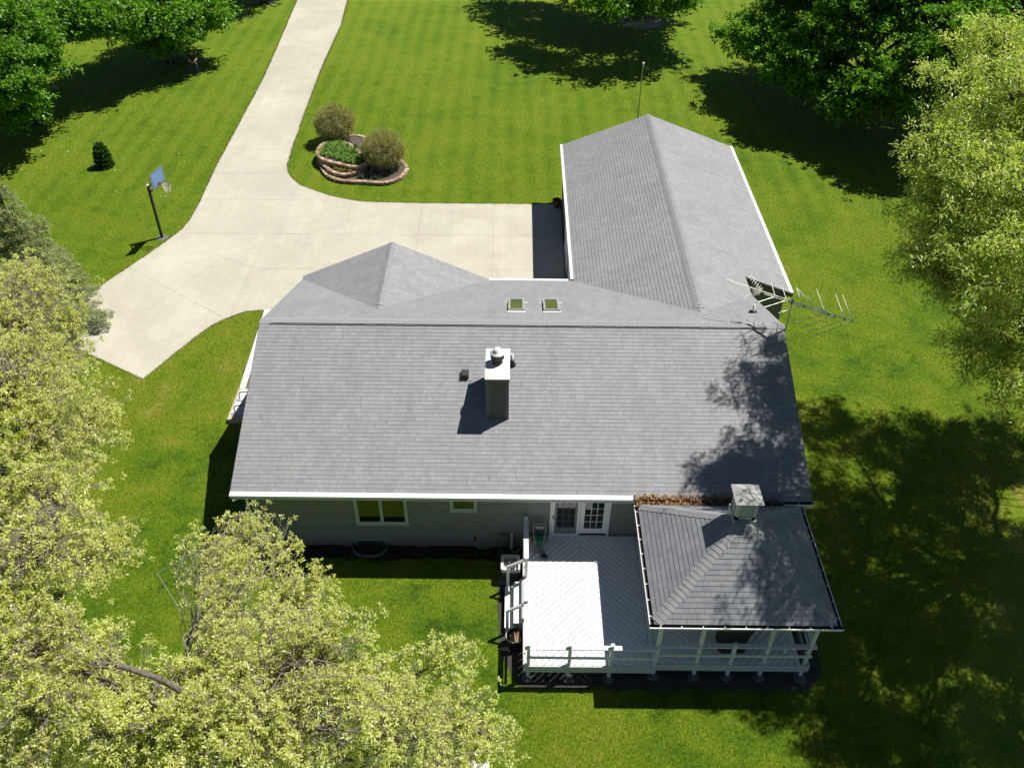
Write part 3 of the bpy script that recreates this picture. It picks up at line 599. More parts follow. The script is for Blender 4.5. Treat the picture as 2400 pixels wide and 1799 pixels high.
# ------------------------------------------------------------------ gazebo
gaz = thing('gazebo', 'hipped grey shingle gazebo roof with a louvred cupola standing over the deck end', 'gazebo', (6, -8, 0))
GX0, GX1, GY0, GY1, GE, AP = 3.57, 8.43, -10.17, -5.99, 2.80, Vector((6.0, -8.06, 4.64))
C4 = [Vector((GX0,GY0,GE)), Vector((GX1,GY0,GE)), Vector((GX1,GY1,GE)), Vector((GX0,GY1,GE))]
f = MB()
for i in range(4):
    a, b = C4[i], C4[(i+1) % 4]; U = (b-a).normalized(); k = (AP-a).dot(U); V = (AP-a)-U*k; courses(f, a, U, V, [(0,0),((b-a).length,0),(k,V.length)], .143, .012, .04)
grf = f.build('roof', M['roofg'], gaz)
f = MB()
for i in range(4):
    a = C4[i]; pa, pb = C4[i-1], C4[(i+1) % 4]; t_ = (AP-a).normalized()
    def dn(o):
        e = (o-a).normalized(); n_ = e.cross(t_); d_ = n_.cross(t_).normalized(); return d_ if d_.z < 0 else -d_
    ridge_caps(f, a + t_*.08, AP - t_*.25, dn(pa), dn(pb), .17, .15, .012, .012)
f.build('hip_cap', M['cap'], grf)
for a, b, o in ((C4[0],C4[1],(0,-1,0)),(C4[3],C4[0],(-1,0,0)),(C4[1],C4[2],(1,0,0))):
    o_ = Vector(o); e = (b-a).normalized(); m_ = gutter(a-e*(.125 if o[1] else 0)+Vector((0,0,-.015)), b+e*(.125 if o[1] else 0)+Vector((0,0,-.015)), o, 'roof_gutter', cover=False, wd=.12, ht=.10)
    m_.parent = gaz; m_.matrix_parent_inverse = Matrix.Translation(-gaz.location)
f = MB(); f.box((GX0+.25,GY0+.25,GE-.22),(GX1-.25,GY0+.34,GE-.03)); f.box((GX0+.25,GY1-.34,GE-.22),(GX1-.25,GY1-.25,GE-.03)); f.box((GX0+.25,GY0+.34,GE-.22),(GX0+.34,GY1-.34,GE-.03)); f.box((GX1-.34,GY0+.34,GE-.22),(GX1-.25,GY1-.34,GE-.03)); f.build('beam', M['rail'], gaz)
f = MB(); f.box((GX0+.05,GY0+.05,GE-.03),(GX1-.05,GY1-.05,GE-.012)); f.build('ceiling', M['rail'], gaz)
for x in (3.86, 5.02, 6.90, 8.06): post(x, -9.97, .08, GE-.1, .095, False, None, gaz); footing(x, -10.0, gaz)
for y in (-8.0, -6.2): post(8.08, y, .08, GE-.1, .095, False, None, gaz); post(3.86, y, .70, GE-.1, .095, False, None, gaz)
cx, cy = 6.06, -7.80
f = MB(); f.box((cx-.31,cy-.31,4.0),(cx+.31,cy+.31,4.56)); cup = f.build('cupola', M['sash'], gaz)
f = MB(); hb = .275
for sx in (-1,1):
    for sy in (-1,1): f.cbox((cx+sx*(hb-.05),cy+sy*(hb-.05),4.91),(.10,.10,.70))
f.box((cx-hb,cy-hb,5.14),(cx+hb,cy+hb,5.28)); f.box((cx-hb,cy-hb,4.57),(cx+hb,cy+hb,4.68)); f.box((cx-hb+.05,cy-hb+.05,4.6),(cx+hb-.05,cy+hb-.05,5.2)); f.build('louvre_box', M['sash'], cup)
f = MB()
for d_ in range(4):
    rt = Matrix.Translation((cx,cy,0)) @ Matrix.Rotation(d_*math.pi/2, 4, 'Z')
    for i in range(7):
        z = 4.72+i*.057; f.mesh([rt @ Vector(p) for p in ((-.155,-hb-.004,z),(.155,-hb-.004,z),(.155,-hb+.05,z+.05),(-.155,-hb+.05,z+.05),(-.155,-hb-.004,z+.012),(.155,-hb-.004,z+.012),(.155,-hb+.05,z+.062),(-.155,-hb+.05,z+.062))],[(0,1,5,4),(4,5,6,7),(0,3,2,1)])
f.build('louvre', M['fascia'], cup)
f = MB(); er = .375; za = 5.27; A4 = [Vector((cx+sx*er,cy+sy*er,za)) for sx,sy in ((-1,-1),(1,-1),(1,1),(-1,1))]; ap = Vector((cx,cy,5.43))
for i in range(4):
    a, b = A4[i], A4[(i+1) % 4]; U = (b-a).normalized(); k = (ap-a).dot(U); V = (ap-a)-U*k; courses(f, a, U, V, [(0,0),((b-a).length,0),(k,V.length)], 1.0, .004, .03)
f.beam(ap+Vector((-.05,0,-.015)),ap+Vector((.05,0,-.015)),.10,.03)
cro = f.build('cupola_roof', M['cupcap'], cup)
f = MB(); c3 = Vector((cx,cy,0)); tz = lambda x,y: 5.27+.16*(1-max(abs(x),abs(y))/.375)+.007
for pts in (((-.33,-.05),(-.1,-.02),(.02,-.06),(.12,-.2),(.2,-.34)),((-.2,-.06),(-.14,-.16),(.0,-.24),(.12,-.24)),((-.22,-.2),(-.08,-.33)),((.05,.33),(.0,.15),(.02,0)),((.02,-.05),(.2,-.06),(.34,-.02))):
    for (ax,ay),(bx,by) in zip(pts,pts[1:]): f.tube([(cx+ax,cy+ay,tz(ax,ay)),(cx+bx,cy+by,tz(bx,by))],.006,4)
f.build('crack', M['dark'], cro)
# dead leaves caught between the two roofs
def leaf_cards(name, P, mats, size, parent=None, seed=1, upbias=.6, aspect=.55):
    r_ = np.random.default_rng(seed); n = len(P); d = r_.normal(size=(n,3)); d[:,2] *= (1-upbias); d /= np.linalg.norm(d,axis=1,keepdims=True)
    up = r_.normal(size=(n,3))*.45+np.array([0,0,1]); s_ = np.cross(d,up); s_ /= np.linalg.norm(s_,axis=1,keepdims=True); nn = np.cross(s_,d)
    L = size*r_.uniform(.6,1.3,(n,1)); W = L*aspect*.5
    v = np.stack([P, P+d*L*.5+s_*W+nn*L*.12, P+d*L-nn*L*.1, P+d*L*.5-s_*W+nn*L*.12],1).reshape(-1,3)
    return np_mesh(name, v, np.arange(4*n).reshape(-1,4), mats, parent)
r_ = np.random.default_rng(4); n = 2600; t_ = r_.beta(1.1,1.6,n); X = 3.5+t_*4.4; Y = -5.93+r_.normal(size=n)*.075; Z = np.where(Y > -5.89, ZR-SL*np.abs(Y)+.015, 2.84) + r_.random(n)*.05
keep = (Y < -5.70) & (Y > -6.12); o = leaf_cards('leaf_litter', np.stack([X,Y,Z],1)[keep], [M['leafl']], .085, None, 5)
tag(o, 'brown dead leaves caught between the main roof and the gazebo roof', 'leaf litter', kind='stuff')
f = MB(); f.box((3.5,-6.0,2.74),(8.3,-5.88,2.80)); f.build('valley_trough', M['trough'], gaz)

# ------------------------------------------------------------------ things by the deck
ac = thing('air_conditioner', 'square pale air conditioning unit with a round fan opening beside the deck', 'air conditioner', (-.25,-6.5,0))
f = MB(); x0,x1,y0,y1 = -.55,.05,-6.80,-6.20
def rrect(x0,x1,y0,y1,r,n=5): return [(cx_+r*math.cos(a0+k*math.pi/2/n), cy_+r*math.sin(a0+k*math.pi/2/n)) for cx_,cy_,a0 in ((x1-r,y1-r,0),(x0+r,y1-r,math.pi/2),(x0+r,y0+r,math.pi),(x1-r,y0+r,1.5*math.pi)) for k in range(n+1)]
f.prism(rrect(x0+.01,x1-.01,y0+.01,y1-.01,.08), .04, .52); f.build('coil', M['coil'], ac)
f = MB(); out = rrect(x0,x1,y0,y1,.09); n = len(out); c_ = Vector((-.25,-6.5)); rr = .25
ring = [(c_.x+rr*math.cos(math.atan2(p[1]-c_.y,p[0]-c_.x)), c_.y+rr*math.sin(math.atan2(p[1]-c_.y,p[0]-c_.x))) for p in out]
for i in range(n):
    a,b = out[i],out[(i+1)%n]; ra,rb2 = ring[i],ring[(i+1)%n]
    f.poly([(*a,.50),(*b,.50),(*b,.64),(*a,.64)]); f.poly([(*a,.64),(*b,.64),(*rb2,.655),(*ra,.655)]); f.poly([(*ra,.655),(*rb2,.655),(*rb2,.52),(*ra,.52)])
f.build('lid', M['ac'], ac)
f = MB()
for q in range(4):
    a = q*math.pi/2+.4; pr = Matrix.Translation((-.25,-6.5,.56)) @ Matrix.Rotation(a,4,'Z') @ Matrix.Rotation(.5,4,'X'); f.box((.03,-.07,-.004),(.225,.07,.004),0,pr)
f.lathe((-.25,-6.5,.55),[(.06,-.05),(.06,.05),(0,.055)],10); f.build('fan', plain('fan_grey',(.30,.28,.24),.5,.2), ac)
f = MB()
for q in range(16):
    a = q*math.pi/8; f.tube([(-.25+.04*math.cos(a),-6.5+.04*math.sin(a),.665),(-.25+.25*math.cos(a),-6.5+.25*math.sin(a),.66)],.003,4)
for r3 in (.08,.13,.18,.23): f.tube([(-.25+r3*math.cos(k2*math.pi/10),-6.5+r3*math.sin(k2*math.pi/10),.662) for k2 in range(21)],.003,4)
f.lathe((-.25,-6.5,.665),[(.05,0),(.045,.012),(0,.014)],10); f.build('fan_guard', M['galv'], ac)
f = MB(); f.box((-.62,-6.87,-.02),(.12,-6.12,.045)); f.build('pad', M['found'], ac)
# hose reel cart
hr = thing('hose_reel', 'grey hose reel cart wound with green hose on the deck by the wall', 'hose reel', (.65,-5.9,DZ))
f = MB()
for x in (.46,.84): f.tube([(x,-6.17,.72),(x,-6.15,.90),(x+.0,-5.80,1.20),(x,-5.66,1.44)],.017,6); f.tube([(x,-6.1,.74),(x,-5.62,.74)],.016,6)
f.tube([(.46,-6.17,.73),(.84,-6.17,.73)],.02,6); f.tube([(.46,-5.66,1.44),(.50,-5.63,1.47),(.80,-5.63,1.47),(.84,-5.66,1.44)],.018,6); f.box((.48,-6.19,.715),(.82,-6.11,.735)); f.cbox((.65,-5.68,1.36),(.26,.03,.10)); f.cbox((.65,-5.67,1.30),(.16,.03,.06)); f.build('frame', M['tan'], hr)
f = MB()
for x in (.52,.78): f = MB(); f.tube([(x-.008,-5.90,.98),(x+.008,-5.90,.98)],.205,22); f.build('reel_flange', M['tan'], hr)
f = MB()
for i in range(7): 
    x = .545+i*.035; f.tube([(x+.004*math.sin(k2),-5.90+.155*math.cos(k2*math.pi/9),.98+.155*math.sin(k2*math.pi/9)) for k2 in range(19)],.021,6,caps=False)
f.tube([(.68,-6.04,.93),(.69,-6.10,.86),(.67,-6.2,.78),(.66,-6.27,.72)],.011,6); f.build('hose', M['green'], hr)
for x in (.42,.88): f = MB(); f.tube([(x-.02,-5.68,.82),(x+.02,-5.68,.82)],.11,14); f.build('wheel', M['black'], hr)
f = MB(); P = []
for i in range(9):
    for k2 in range(12):
        th = math.pi*i/8; ph = 2*math.pi*k2/12; r3 = 1+.18*math.sin(3*ph+i)+.1*math.cos(5*ph-2*i); P.append((.80+.12*math.sin(th)*math.cos(ph)*r3,-6.38+.105*math.sin(th)*math.sin(ph)*r3,max(DZ+.004,DZ+.075+.085*math.cos(th)*(1+.12*math.sin(ph*2)))))
f.mesh(P,[(i*12+k2,i*12+(k2+1)%12,(i+1)*12+(k2+1)%12,(i+1)*12+k2) for i in range(8) for k2 in range(12)])
tag(f.build('cloth_bundle', M['black'], None, True), 'crumpled black cloth bundle lying on the deck in front of the hose reel', 'cloth')
f = MB(); hp = [(-1.40,-5.53,.42),(-1.37,-5.52,.22),(-1.30,-5.50,.09),(-1.15,-5.49,.055),(-.95,-5.49,.12),(-.78,-5.48,.28),(-.62,-5.50,.52),(-.48,-5.56,.66),(-.36,-5.58,.66),(-.28,-5.55,.52),(-.27,-5.53,.30),(-.24,-5.56,.12),(-.12,-5.62,.05),(.02,-5.60,.10),(.08,-5.55,.40),(.12,-5.52,.72),(.30,-5.52,.76),(.44,-5.58,.80)]
def smooth(p, n=5):
    p = [Vector(q) for q in p]; o = []
    for i in range(len(p)-1):
        a,b,c,d = p[max(i-1,0)],p[i],p[i+1],p[min(i+2,len(p)-1)]
        for k2 in range(n): t = k2/n; o.append(.5*((2*b)+(c-a)*t+(2*a-5*b+4*c-d)*t*t+(3*b-a-3*c+d)*t**3))
    return o+[p[-1]]
f.tube(smooth(hp),.012,6); tag(f.build('garden_hose', M['lime'], None, True), 'thin yellow-green garden hose looping from the wall spigot to the deck', 'hose')
# fire barrel with split logs
fb_ = thing('wood_barrel', 'round black tub of split firewood between the deck stairs and the deck corner', 'barrel', (-.09,-9.02,0))
f = MB(); f.lathe((-.09,-9.02,0),[(.0,.01),(.22,.01),(.255,.30),(.262,.46),(.275,.47),(.275,.49),(.25,.49),(.24,.30),(.21,.12),(0,.12)],28); f.build('tub', M['black'], fb_, True)
f = MB(); f.tube([(-.09+.268*math.cos(k2*math.pi/14+1.6),-9.02+.268*math.sin(k2*math.pi/14+1.6),.493) for k2 in range(15)],.013,6); f.build('rim', M['lip'], fb_, True)
for i,(dx,dy,dz,a,l,w_) in enumerate(((-.03,-.02,.40,.1,.36,.10),(.06,-.03,.42,-.1,.38,.085),(-.11,-.05,.36,.05,.30,.07),(.13,.0,.37,.15,.3,.08),(.0,.05,.33,1.2,.36,.09))):
    f = MB(); rt = Matrix.Translation((-.09+dx,-9.02+dy,dz)) @ Matrix.Rotation(a,4,'Z') @ Matrix.Rotation(rng.uniform(-.1,.1),4,'X'); f.mesh([rt @ Vector(p) for p in ((-w_/2,-l/2,-w_/2),(w_/2,-l/2,-w_/2),(w_*.1,-l/2,w_*.5),(-w_/2,l/2,-w_/2),(w_/2,l/2,-w_/2),(w_*.15,l/2,w_*.45))],[(0,2,1),(3,4,5),(0,1,4,3),(1,2,5,4),(2,0,3,5)])
    tag(f.build('log', M['wood']), ['thickest split log across the middle of the black tub','split log next to the thickest one on the deck side of the black tub','thin split log nearest the tub rim on the lawn side','short split log against the deck side of the black tub','split log lying crosswise under the others in the black tub'][i], 'log', 'split logs in the black tub')
f = MB(); f.prism([(-.62,-9.20),(-.28,-9.10),(-.24,-9.27)], .005, .045); tag(f.build('wood_wedge', M['wood']), 'pale wedge of timber on the grass beside the black tub', 'wood')
# covered grill under the gazebo
gr = MB(); secs = [(DZ+.01,.80,.62),(DZ+.35,.74,.58),(DZ+.75,.84,.60),(DZ+.98,.98,.62),(DZ+1.10,.86,.50),(DZ+1.16,.5,.28)]
pv = []; nn_ = 24
for z,wx,wy in secs:
    for k2 in range(nn_):
        a = 2*math.pi*k2/nn_; c,s = math.cos(a),math.sin(a); e = .35; fold = 1+.035*math.sin(a*7+z*3)*(1 if z < DZ+.9 else .3)
        pv.append((6.08+wx/2*math.copysign(abs(c)**e,c)*fold,-9.38+wy/2*math.copysign(abs(s)**e,s)*fold,z))
gr.mesh(pv,[(i*nn_+k2,i*nn_+(k2+1)%nn_,(i+1)*nn_+(k2+1)%nn_,(i+1)*nn_+k2) for i in range(len(secs)-1) for k2 in range(nn_)]+[tuple(range((len(secs)-1)*nn_,len(secs)*nn_))])
tag(gr.build('grill_cover', M['black'], None, True), 'barbecue grill under a black fabric cover in the shade of the gazebo', 'grill')
# small white panel at the lawn's lower edge
f = MB(); f.box((-1.35,-13.75,.0),(-.75,-12.55,.05)); tag(f.build('white_board', M['white']), 'white board lying on the lawn half hidden by oak leaves', 'board')
# side stoop
sp_ = thing('side_stoop', 'low pale concrete landing with black handrails beside the far gable end', 'stoop', (-9.8,1.4,0))
f = MB(); f.box((-10.98,.38,-.02),(-8.32,2.18,.20)); f.build('slab', M['stoop'], sp_)
f = MB(); f.box((-10.90,.62,.201),(-8.35,2.10,.212)); f.build('mat', plain('landing_paint',(.56,.57,.57),.8,.06,2), sp_)
for y in (1.52,.74):
    f = MB(); f.tube(smooth([(-8.4,y,.62),(-9.6,y,.60),(-10.55,y,.58),(-10.72,y,.52),(-10.76,y,.40),(-10.76,y,.2)],4),.02,6)
    for x in (-8.6,-9.6): f.tube([(x,y,.6),(x,y,.2)],.014,6)
    f.build('handrail', M['blackm'], sp_)
# terracotta pot
pt = thing('flower_pot', 'dark red clay flower pot at the corner of the garage wing', 'flower pot', (1.95,17.15,.014))
f = MB(); f.lathe((1.95,17.15,.014),[(0,.0),(.15,.0),(.20,.34),(.225,.34),(.225,.43),(.195,.43),(.185,.36),(0,.36)],20); f.build('pot', M['terra'], pt, False)
f = MB(); f.lathe((1.95,17.15,.014),[(.186,.37),(0,.385)],20); f.build('soil', M['soil'], pt)
# flagpole
fp = thing('flagpole', 'slim silver flagpole with a white ball on top standing behind the garage wing', 'flagpole', (6.42,22,0))
f = MB(); f.tube([(6.42,22,0),(6.42,22,3),(6.42,22,5.72)],[.05,.045,.03],10); f.build('pole', M['galv'], fp, True)
f = MB(); f.lathe((6.42,22,5.78),[(0,-.07),(.05,-.05),(.07,0),(.05,.05),(0,.07)],12); f.build('ball', M['lip'], fp, True)
f = MB(); f.cbox((6.42,21.96,5.62),(.06,.08,.08)); f.build('pulley', M['galv'], fp)
# basketball hoop
bh = thing('basketball_hoop', 'basketball hoop with a blue backboard on a leaning black pole beside the driveway', 'basketball hoop', (-17.65,13.72,0))
nb = Vector((.985,-.17,0)); tb_ = Vector((.17,.985,0)); pc = Vector((-17.6,13.72,2.72))
f = MB(); f.beam((-17.65,13.72,-.02),(-17.61,13.72,2.80),.11,.11,(1,0,0)); f.build('pole', M['blackm'], bh)
f = MB(); f.cbox((-17.61,13.72,2.83),(.125,.125,.06)); f.build('pole_cap', M['lip'], bh)
f = MB(); f.lathe((-17.65,13.72,-.03),[(.30,0),(.28,.045),(0,.05)],16); f.build('footing', M['found'], bh)
bc = Vector((-16.96,13.52,3.32)); Wb, Hb = 1.22, .80
f = MB()
def onb(u_, v_, o=0): return bc + tb_*u_ + Vector((0,0,v_)) + nb*o
def slab(mb, u0,u1,v0,v1,o0,o1): mb.mesh([onb(u0,v0,o0),onb(u1,v0,o0),onb(u1,v0,o1),onb(u0,v0,o1),onb(u0,v1,o0),onb(u1,v1,o0),onb(u1,v1,o1),onb(u0,v1,o1)],[(0,3,2,1),(4,5,6,7),(0,1,5,4),(1,2,6,5),(2,3,7,6),(3,0,4,7)])
slab(f,-Wb/2,Wb/2,-Hb/2,Hb/2,-.03,.0); bd = f.build('backboard', M['backb'], bh)
f = MB(); slab(f,-Wb/2+.13,Wb/2-.13,-Hb/2+.17,Hb/2-.09,.001,.006); f.build('panel', M['backg'], bd)
f = MB()
for u0,u1,v0,v1 in ((-.2,.2,.14,.165),(-.2,-.175,-.14,.14),(.175,.2,-.14,.14),(-.46,-.44,-.25,.28),(.44,.46,-.25,.28)): slab(f,u0,u1,v0,v1,.007,.010)
f.build('backboard_marking', plain('pale_blue_lines',(.16,.26,.42),.4), bd)
f = MB()
for u_ in (-.16,.16):
    for z0,v_ in ((2.70,.18),(2.42,-.22)): f.beam(Vector((-17.61,13.72,z0))+tb_*u_*.3, onb(u_,v_,-.03), .045,.045)
    f.beam(onb(u_,.25,-.05), onb(u_,-.3,-.05), .05,.05)
f.beam(onb(-.5,.36,-.06), onb(-.42,.05,-.05), .05,.05); f.build('bracket', M['blackm'], bh)
rc = onb(0,-.27,.36); f = MB(); f.tube([rc+nb*.225*math.cos(k2*math.pi/12)+tb_*.225*math.sin(k2*math.pi/12) for k2 in range(25)],.012,6); f.beam(onb(-.05,-.27,.0),rc-nb*.22+tb_*-.04,.03,.03); f.beam(onb(.05,-.27,.0),rc-nb*.22+tb_*.04,.03,.03); slab(f,-.08,.08,-.33,-.20,0,.02); f.build('rim', M['rim'], bh)
f = MB()
for k2 in range(12):
    for sg in (1,-1):
        pp = []
        for i in range(6):
            t = i/5; a = k2*math.pi/6+sg*t*.9; rr = .225-.115*t**.8; pp.append(rc+nb*rr*math.cos(a)+tb_*rr*math.sin(a)-Vector((0,0,.40*t)))
        f.tube(pp,.009,4,caps=False)
f.build('net', M['net'], bh)
# television aerial
an = thing('tv_antenna', 'long silver television aerial on a mast beside the roof ridge end', 'antenna', (8.97,-.08,0))
bu = Vector((.844,-.536,0)); bp_ = Vector((.536,.844,0)); A0 = Vector((8.0,.345,6.24)); dn_ = Vector((0,0,-.07))
f = MB(); f.tube([(8.97,-.08,0),(8.90,-.14,4),(8.86,-.16,6.3)],.024,8); f.build('mast', M['galv'], an)
f = MB(); f.beam(A0, A0+bu*3.0,.028,.03); f.beam(A0+dn_+bu*.06, A0+dn_+bu*2.35,.022,.024); f.build('boom', M['alu'], an)
f = MB(); f.beam(A0, A0-bu*1.30,.022,.022); f.build('front_boom', M['alu'], an)
f = MB()
for al,lf,ln in ((.42,.82,.68),(.80,.80,.90),(1.33,.98,.95),(2.08,1.30,1.28),(2.42,0,1.44),(2.72,1.34,1.50),(2.98,1.45,1.52)):
    b0 = A0+bu*al
    if lf: f.tube([b0, b0+bp_*lf*.87-bu*lf*.49],.012,5)
    f.tube([b0+dn_*.6, b0+dn_*.6-bp_*ln*.86-bu*ln*.51],.012,5)
for al,e in ((1.33,.95),): 
    b0 = A0+bu*al; tip = b0+bp_*e*.87-bu*e*.49; f.tube([tip,A0+bu*1.75],.010,4); f.tube([tip,A0+bu*2.1],.010,4); tip2 = b0-bp_*.9*.86-bu*.9*.51; f.tube([tip2,A0+bu*1.45],.010,4)
f.build('element', M['alu'], an)
f = MB()
for i in range(18): b0 = A0-bu*(1.28-i*.055); hw = .045+.0015*i; f.tube([b0-bp_*hw+Vector((0,0,.012)), b0+bp_*hw+Vector((0,0,.012))],.005,4)
for i in range(5): b0 = A0-bu*(.24-i*.05); f.tube([b0-bp_*.19-bu*.05,b0+bp_*.19-bu*.05],.006,4); f.tube([b0-Vector((0,0,.1)),b0+Vector((0,0,.1))],.005,4)
f.build('director', M['alu'], an)
f = MB()
for zz_ in (.42,-.42):
    e = A0-bu*.52+Vector((0,0,zz_)); f.tube([A0,e],.010,5)
    for i in range(1,8):
        q = A0.lerp(e,i/7.); f.tube([q-bp_*.16,q+bp_*.16],.0065,4)
f.build('reflector', M['alu'], an)
for c9,s9 in [(A0+bu*al+dn_*.5,(.04,.04,.075)) for al in (.9,1.4,2.2,2.42,2.72)]+[((8.86,-.16,6.2),(.08,.08,.14))]: f = MB(); f.cbox(c9,s9); f.build('clamp', M['black'], an)

# ------------------------------------------------------------------ planter
pl = thing('brick_planter', 'terraced planting bed walled with buff bricks on the front lawn', 'planter', (-9,22.5,0))
def ring_wall(loop, z0, z1, wd=.17, name='brick_wall'):
    f = MB(); pts = smooth([(x,y,0) for x,y in loop]+[(loop[0][0],loop[0][1],0)],6); cum = [0]
    for a,b in zip(pts,pts[1:]): cum.append(cum[-1]+(b-a).length)
    tot = cum[-1]; nb_ = int(tot/.30); nr = max(1,int(round((z1-z0)/.10)))
    def at_(s):
        s %= tot
        for i in range(len(pts)-1):
            if cum[i+1] >= s: t = (s-cum[i])/max(1e-6,cum[i+1]-cum[i]); return pts[i].lerp(pts[i+1],t)
        return pts[-1]
    for r in range(nr):
        for i in range(nb_):
            s0 = (i+.5*(r%2))*tot/nb_; a,b = at_(s0),at_(s0+tot/nb_*.88); m_ = (a+b)/2; d = (b-a).normalized()
            zt = z0+(r+1)*(z1-z0)/nr; m3 = Matrix(((d.x,-d.y,0),(d.y,d.x,0),(0,0,1)))
            top = r == nr-1
            f.cbox((m_.x+rng.uniform(-.016,.016),m_.y+rng.uniform(-.016,.016),zt-(z1-z0)/nr/2+rng.uniform(-.004,.004)),((b-a).length,wd+(.035 if top else 0)+rng.uniform(-.01,.01),(z1-z0)/nr-.02),m3)
    return f.build(name, M['brick'], pl)
UP = [(-11.42,22.2),(-11.0,21.3),(-9.95,20.74),(-8.95,20.38),(-8.42,21.15),(-9.15,22.3),(-10.0,23.35),(-11.15,23.3)]
LO = [(-11.1,21.6),(-10.45,20.42),(-9.6,19.92),(-8.95,20.25),(-8.75,20.75),(-9.6,21.4)]
BA = [(-11.35,21.9),(-10.55,20.2),(-9.6,19.58),(-8.5,19.48),(-7.36,19.38),(-6.62,19.9),(-6.26,20.9),(-6.6,21.9),(-7.4,22.9),(-8.35,24.2),(-9.3,25.1),(-10.0,25.2),(-10.8,24.5),(-11.3,23.3)]
ring_wall(BA,0,.20); ring_wall(LO,.1,.38); ring_wall(UP,.1,.62)
f = MB(); f.prism([(p.x,p.y) for p in smooth([(x,y,0) for x,y in BA]+[(*BA[0],0)],3)[:-1]],-.02,.14); f.prism([(p.x,p.y) for p in smooth([(x,y,0) for x,y in LO]+[(*LO[0],0)],3)[:-1]],0,.31); f.prism([(p.x,p.y) for p in smooth([(x,y,0) for x,y in UP]+[(*UP[0],0)],3)[:-1]],0,.53)
f.build('bed_soil', M['mulch'], pl)
def blades(name, c, n, L, W, mat, seed, spread=.5, par=None, arch=.6):
    r_ = np.random.default_rng(seed); ph = r_.random(n)*6.283; tilt = r_.uniform(.15,1.0,n)*spread*1.6; Ls = L*r_.uniform(.6,1.15,n)
    d = np.stack([np.cos(ph)*np.sin(tilt),np.sin(ph)*np.sin(tilt),np.cos(tilt)],1); s_ = np.stack([-np.sin(ph),np.cos(ph),np.zeros(n)],1)
    b = np.array(c)+np.stack([np.cos(ph),np.sin(ph),np.zeros(n)],1)*(r_.random((n,1))**.5)*L*.25
    m_ = b+d*Ls[:,None]*.6; t = m_+(d*[1,1,.1]+np.array([0,0,-arch*.35]))*Ls[:,None]*.45; w_ = s_*W/2
    v = np.concatenate([b-w_*.6,b+w_*.6,m_+w_,m_-w_,t],0); i = np.arange(n); q = np.concatenate([np.stack([i,i+n,i+2*n,i+3*n],1),np.stack([i+3*n,i+2*n,i+4*n,i+4*n],1)])
    me = bpy.data.meshes.new(name); org = Vector((0,0,0))
    fs = [tuple(x) for x in q[:n]]+[tuple(x[:3]) for x in q[n:]]; me.from_pydata([tuple(x) for x in v],[],fs); me.materials.append(mat); o = bpy.data.objects.new(name,me); COL.objects.link(o)
    if par: o.parent = par
    return o
proto = {}
def plant(kind, x, y, z, s, label, cat, group, n, L, W, mat, arch):
    if kind not in proto: proto[kind] = blades(kind, (0,0,0), n, L, W, M[mat], len(kind), .6, None, arch); o = proto[kind]
    else: o = proto[kind].copy(); COL.objects.link(o)
    o.location = (x,y,z); o.scale = (s,s,s*rng.uniform(.85,1.15)); o.rotation_euler = (0,0,rng.uniform(0,6.28)); return tag(o,label,cat,group)
for x,y in ((-10.9,22.3),(-10.8,22.85),(-10.4,21.75),(-10.35,22.35),(-10.3,22.9),(-9.85,21.45),(-9.85,22.0),(-9.75,22.55),(-9.35,21.15),(-9.3,21.65),(-9.25,22.05),(-8.95,20.95),(-8.85,21.35),(-10.85,21.85),(-9.6,21.05)):
    plant('daylily',x+rng.uniform(-.07,.07),y+rng.uniform(-.07,.07),.53,rng.uniform(.85,1.15),'bright green daylily clump in the highest tier of the brick planter','daylily','daylilies in the raised bed',70,.55,.045,'lily',.9)
for x,y in ((-10.5,21.0),(-10.1,20.6),(-9.7,20.35),(-9.3,20.35)):
    plant('sedum',x,y,.31,rng.uniform(.85,1.1),'yellow-green tufted plant in the lower front tier of the brick planter','plant','yellow tufts in the low tier',240,.26,.02,'sedum',.5)
for x,y in ((-8.55,22.2),(-8.8,22.7),(-9.15,23.1),(-9.5,23.55),(-9.9,23.85),(-8.4,22.75),(-8.1,20.05),(-8.4,20.3),(-7.8,19.9),(-8.6,19.95),(-10.3,24.0),(-8.9,23.3)):
    plant('edging_plant',x,y,.14,rng.uniform(.85,1.2),'low blue-green spiky plant between the round bushes and the brick tiers','plant','blue-green edging plants',130,.34,.022,'dianth',.7)
# ------------------------------------------------------------------ trees
def tubes_np(A, B, ra, rb, n=4):
    d = B-A; L = np.linalg.norm(d,axis=1,keepdims=True); d = d/np.maximum(L,1e-6)
    ref = np.where(np.abs(d[:,2:3])<.9,np.array([[0,0,1.]]),np.array([[1.,0,0]])); s_ = np.cross(d,ref); s_ /= np.linalg.norm(s_,axis=1,keepdims=True); t_ = np.cross(d,s_)
    a = np.arange(n)*2*math.pi/n; ring = s_[:,None,:]*np.cos(a)[None,:,None]+t_[:,None,:]*np.sin(a)[None,:,None]
    v = np.concatenate([A[:,None,:]+ring*ra[:,None,None],B[:,None,:]+ring*rb[:,None,None]],1)
    m_ = len(A); base = (np.arange(m_)*2*n)[:,None]; k = np.arange(n); k2 = (k+1)%n
    f_ = np.stack([base+k,base+k2,base+n+k2,base+n+k],2).reshape(-1,4); return v.reshape(-1,3), f_
def polyline(r_, a, b, k, wob, sag=0):
    t = np.linspace(0,1,k+1)[:,None]; p = a+(b-a)*t; L = np.linalg.norm(b-a); off = (r_.normal(size=(1,3))*np.sin(t*math.pi)*1.3+r_.normal(size=(1,3))*np.sin(t*2*math.pi)*.9+r_.normal(size=(k+1,3))*.22*np.sin(t*math.pi))*wob*L; p = p+off; p[:,2] += sag*L*np.sin(t[:,0]*math.pi); return p
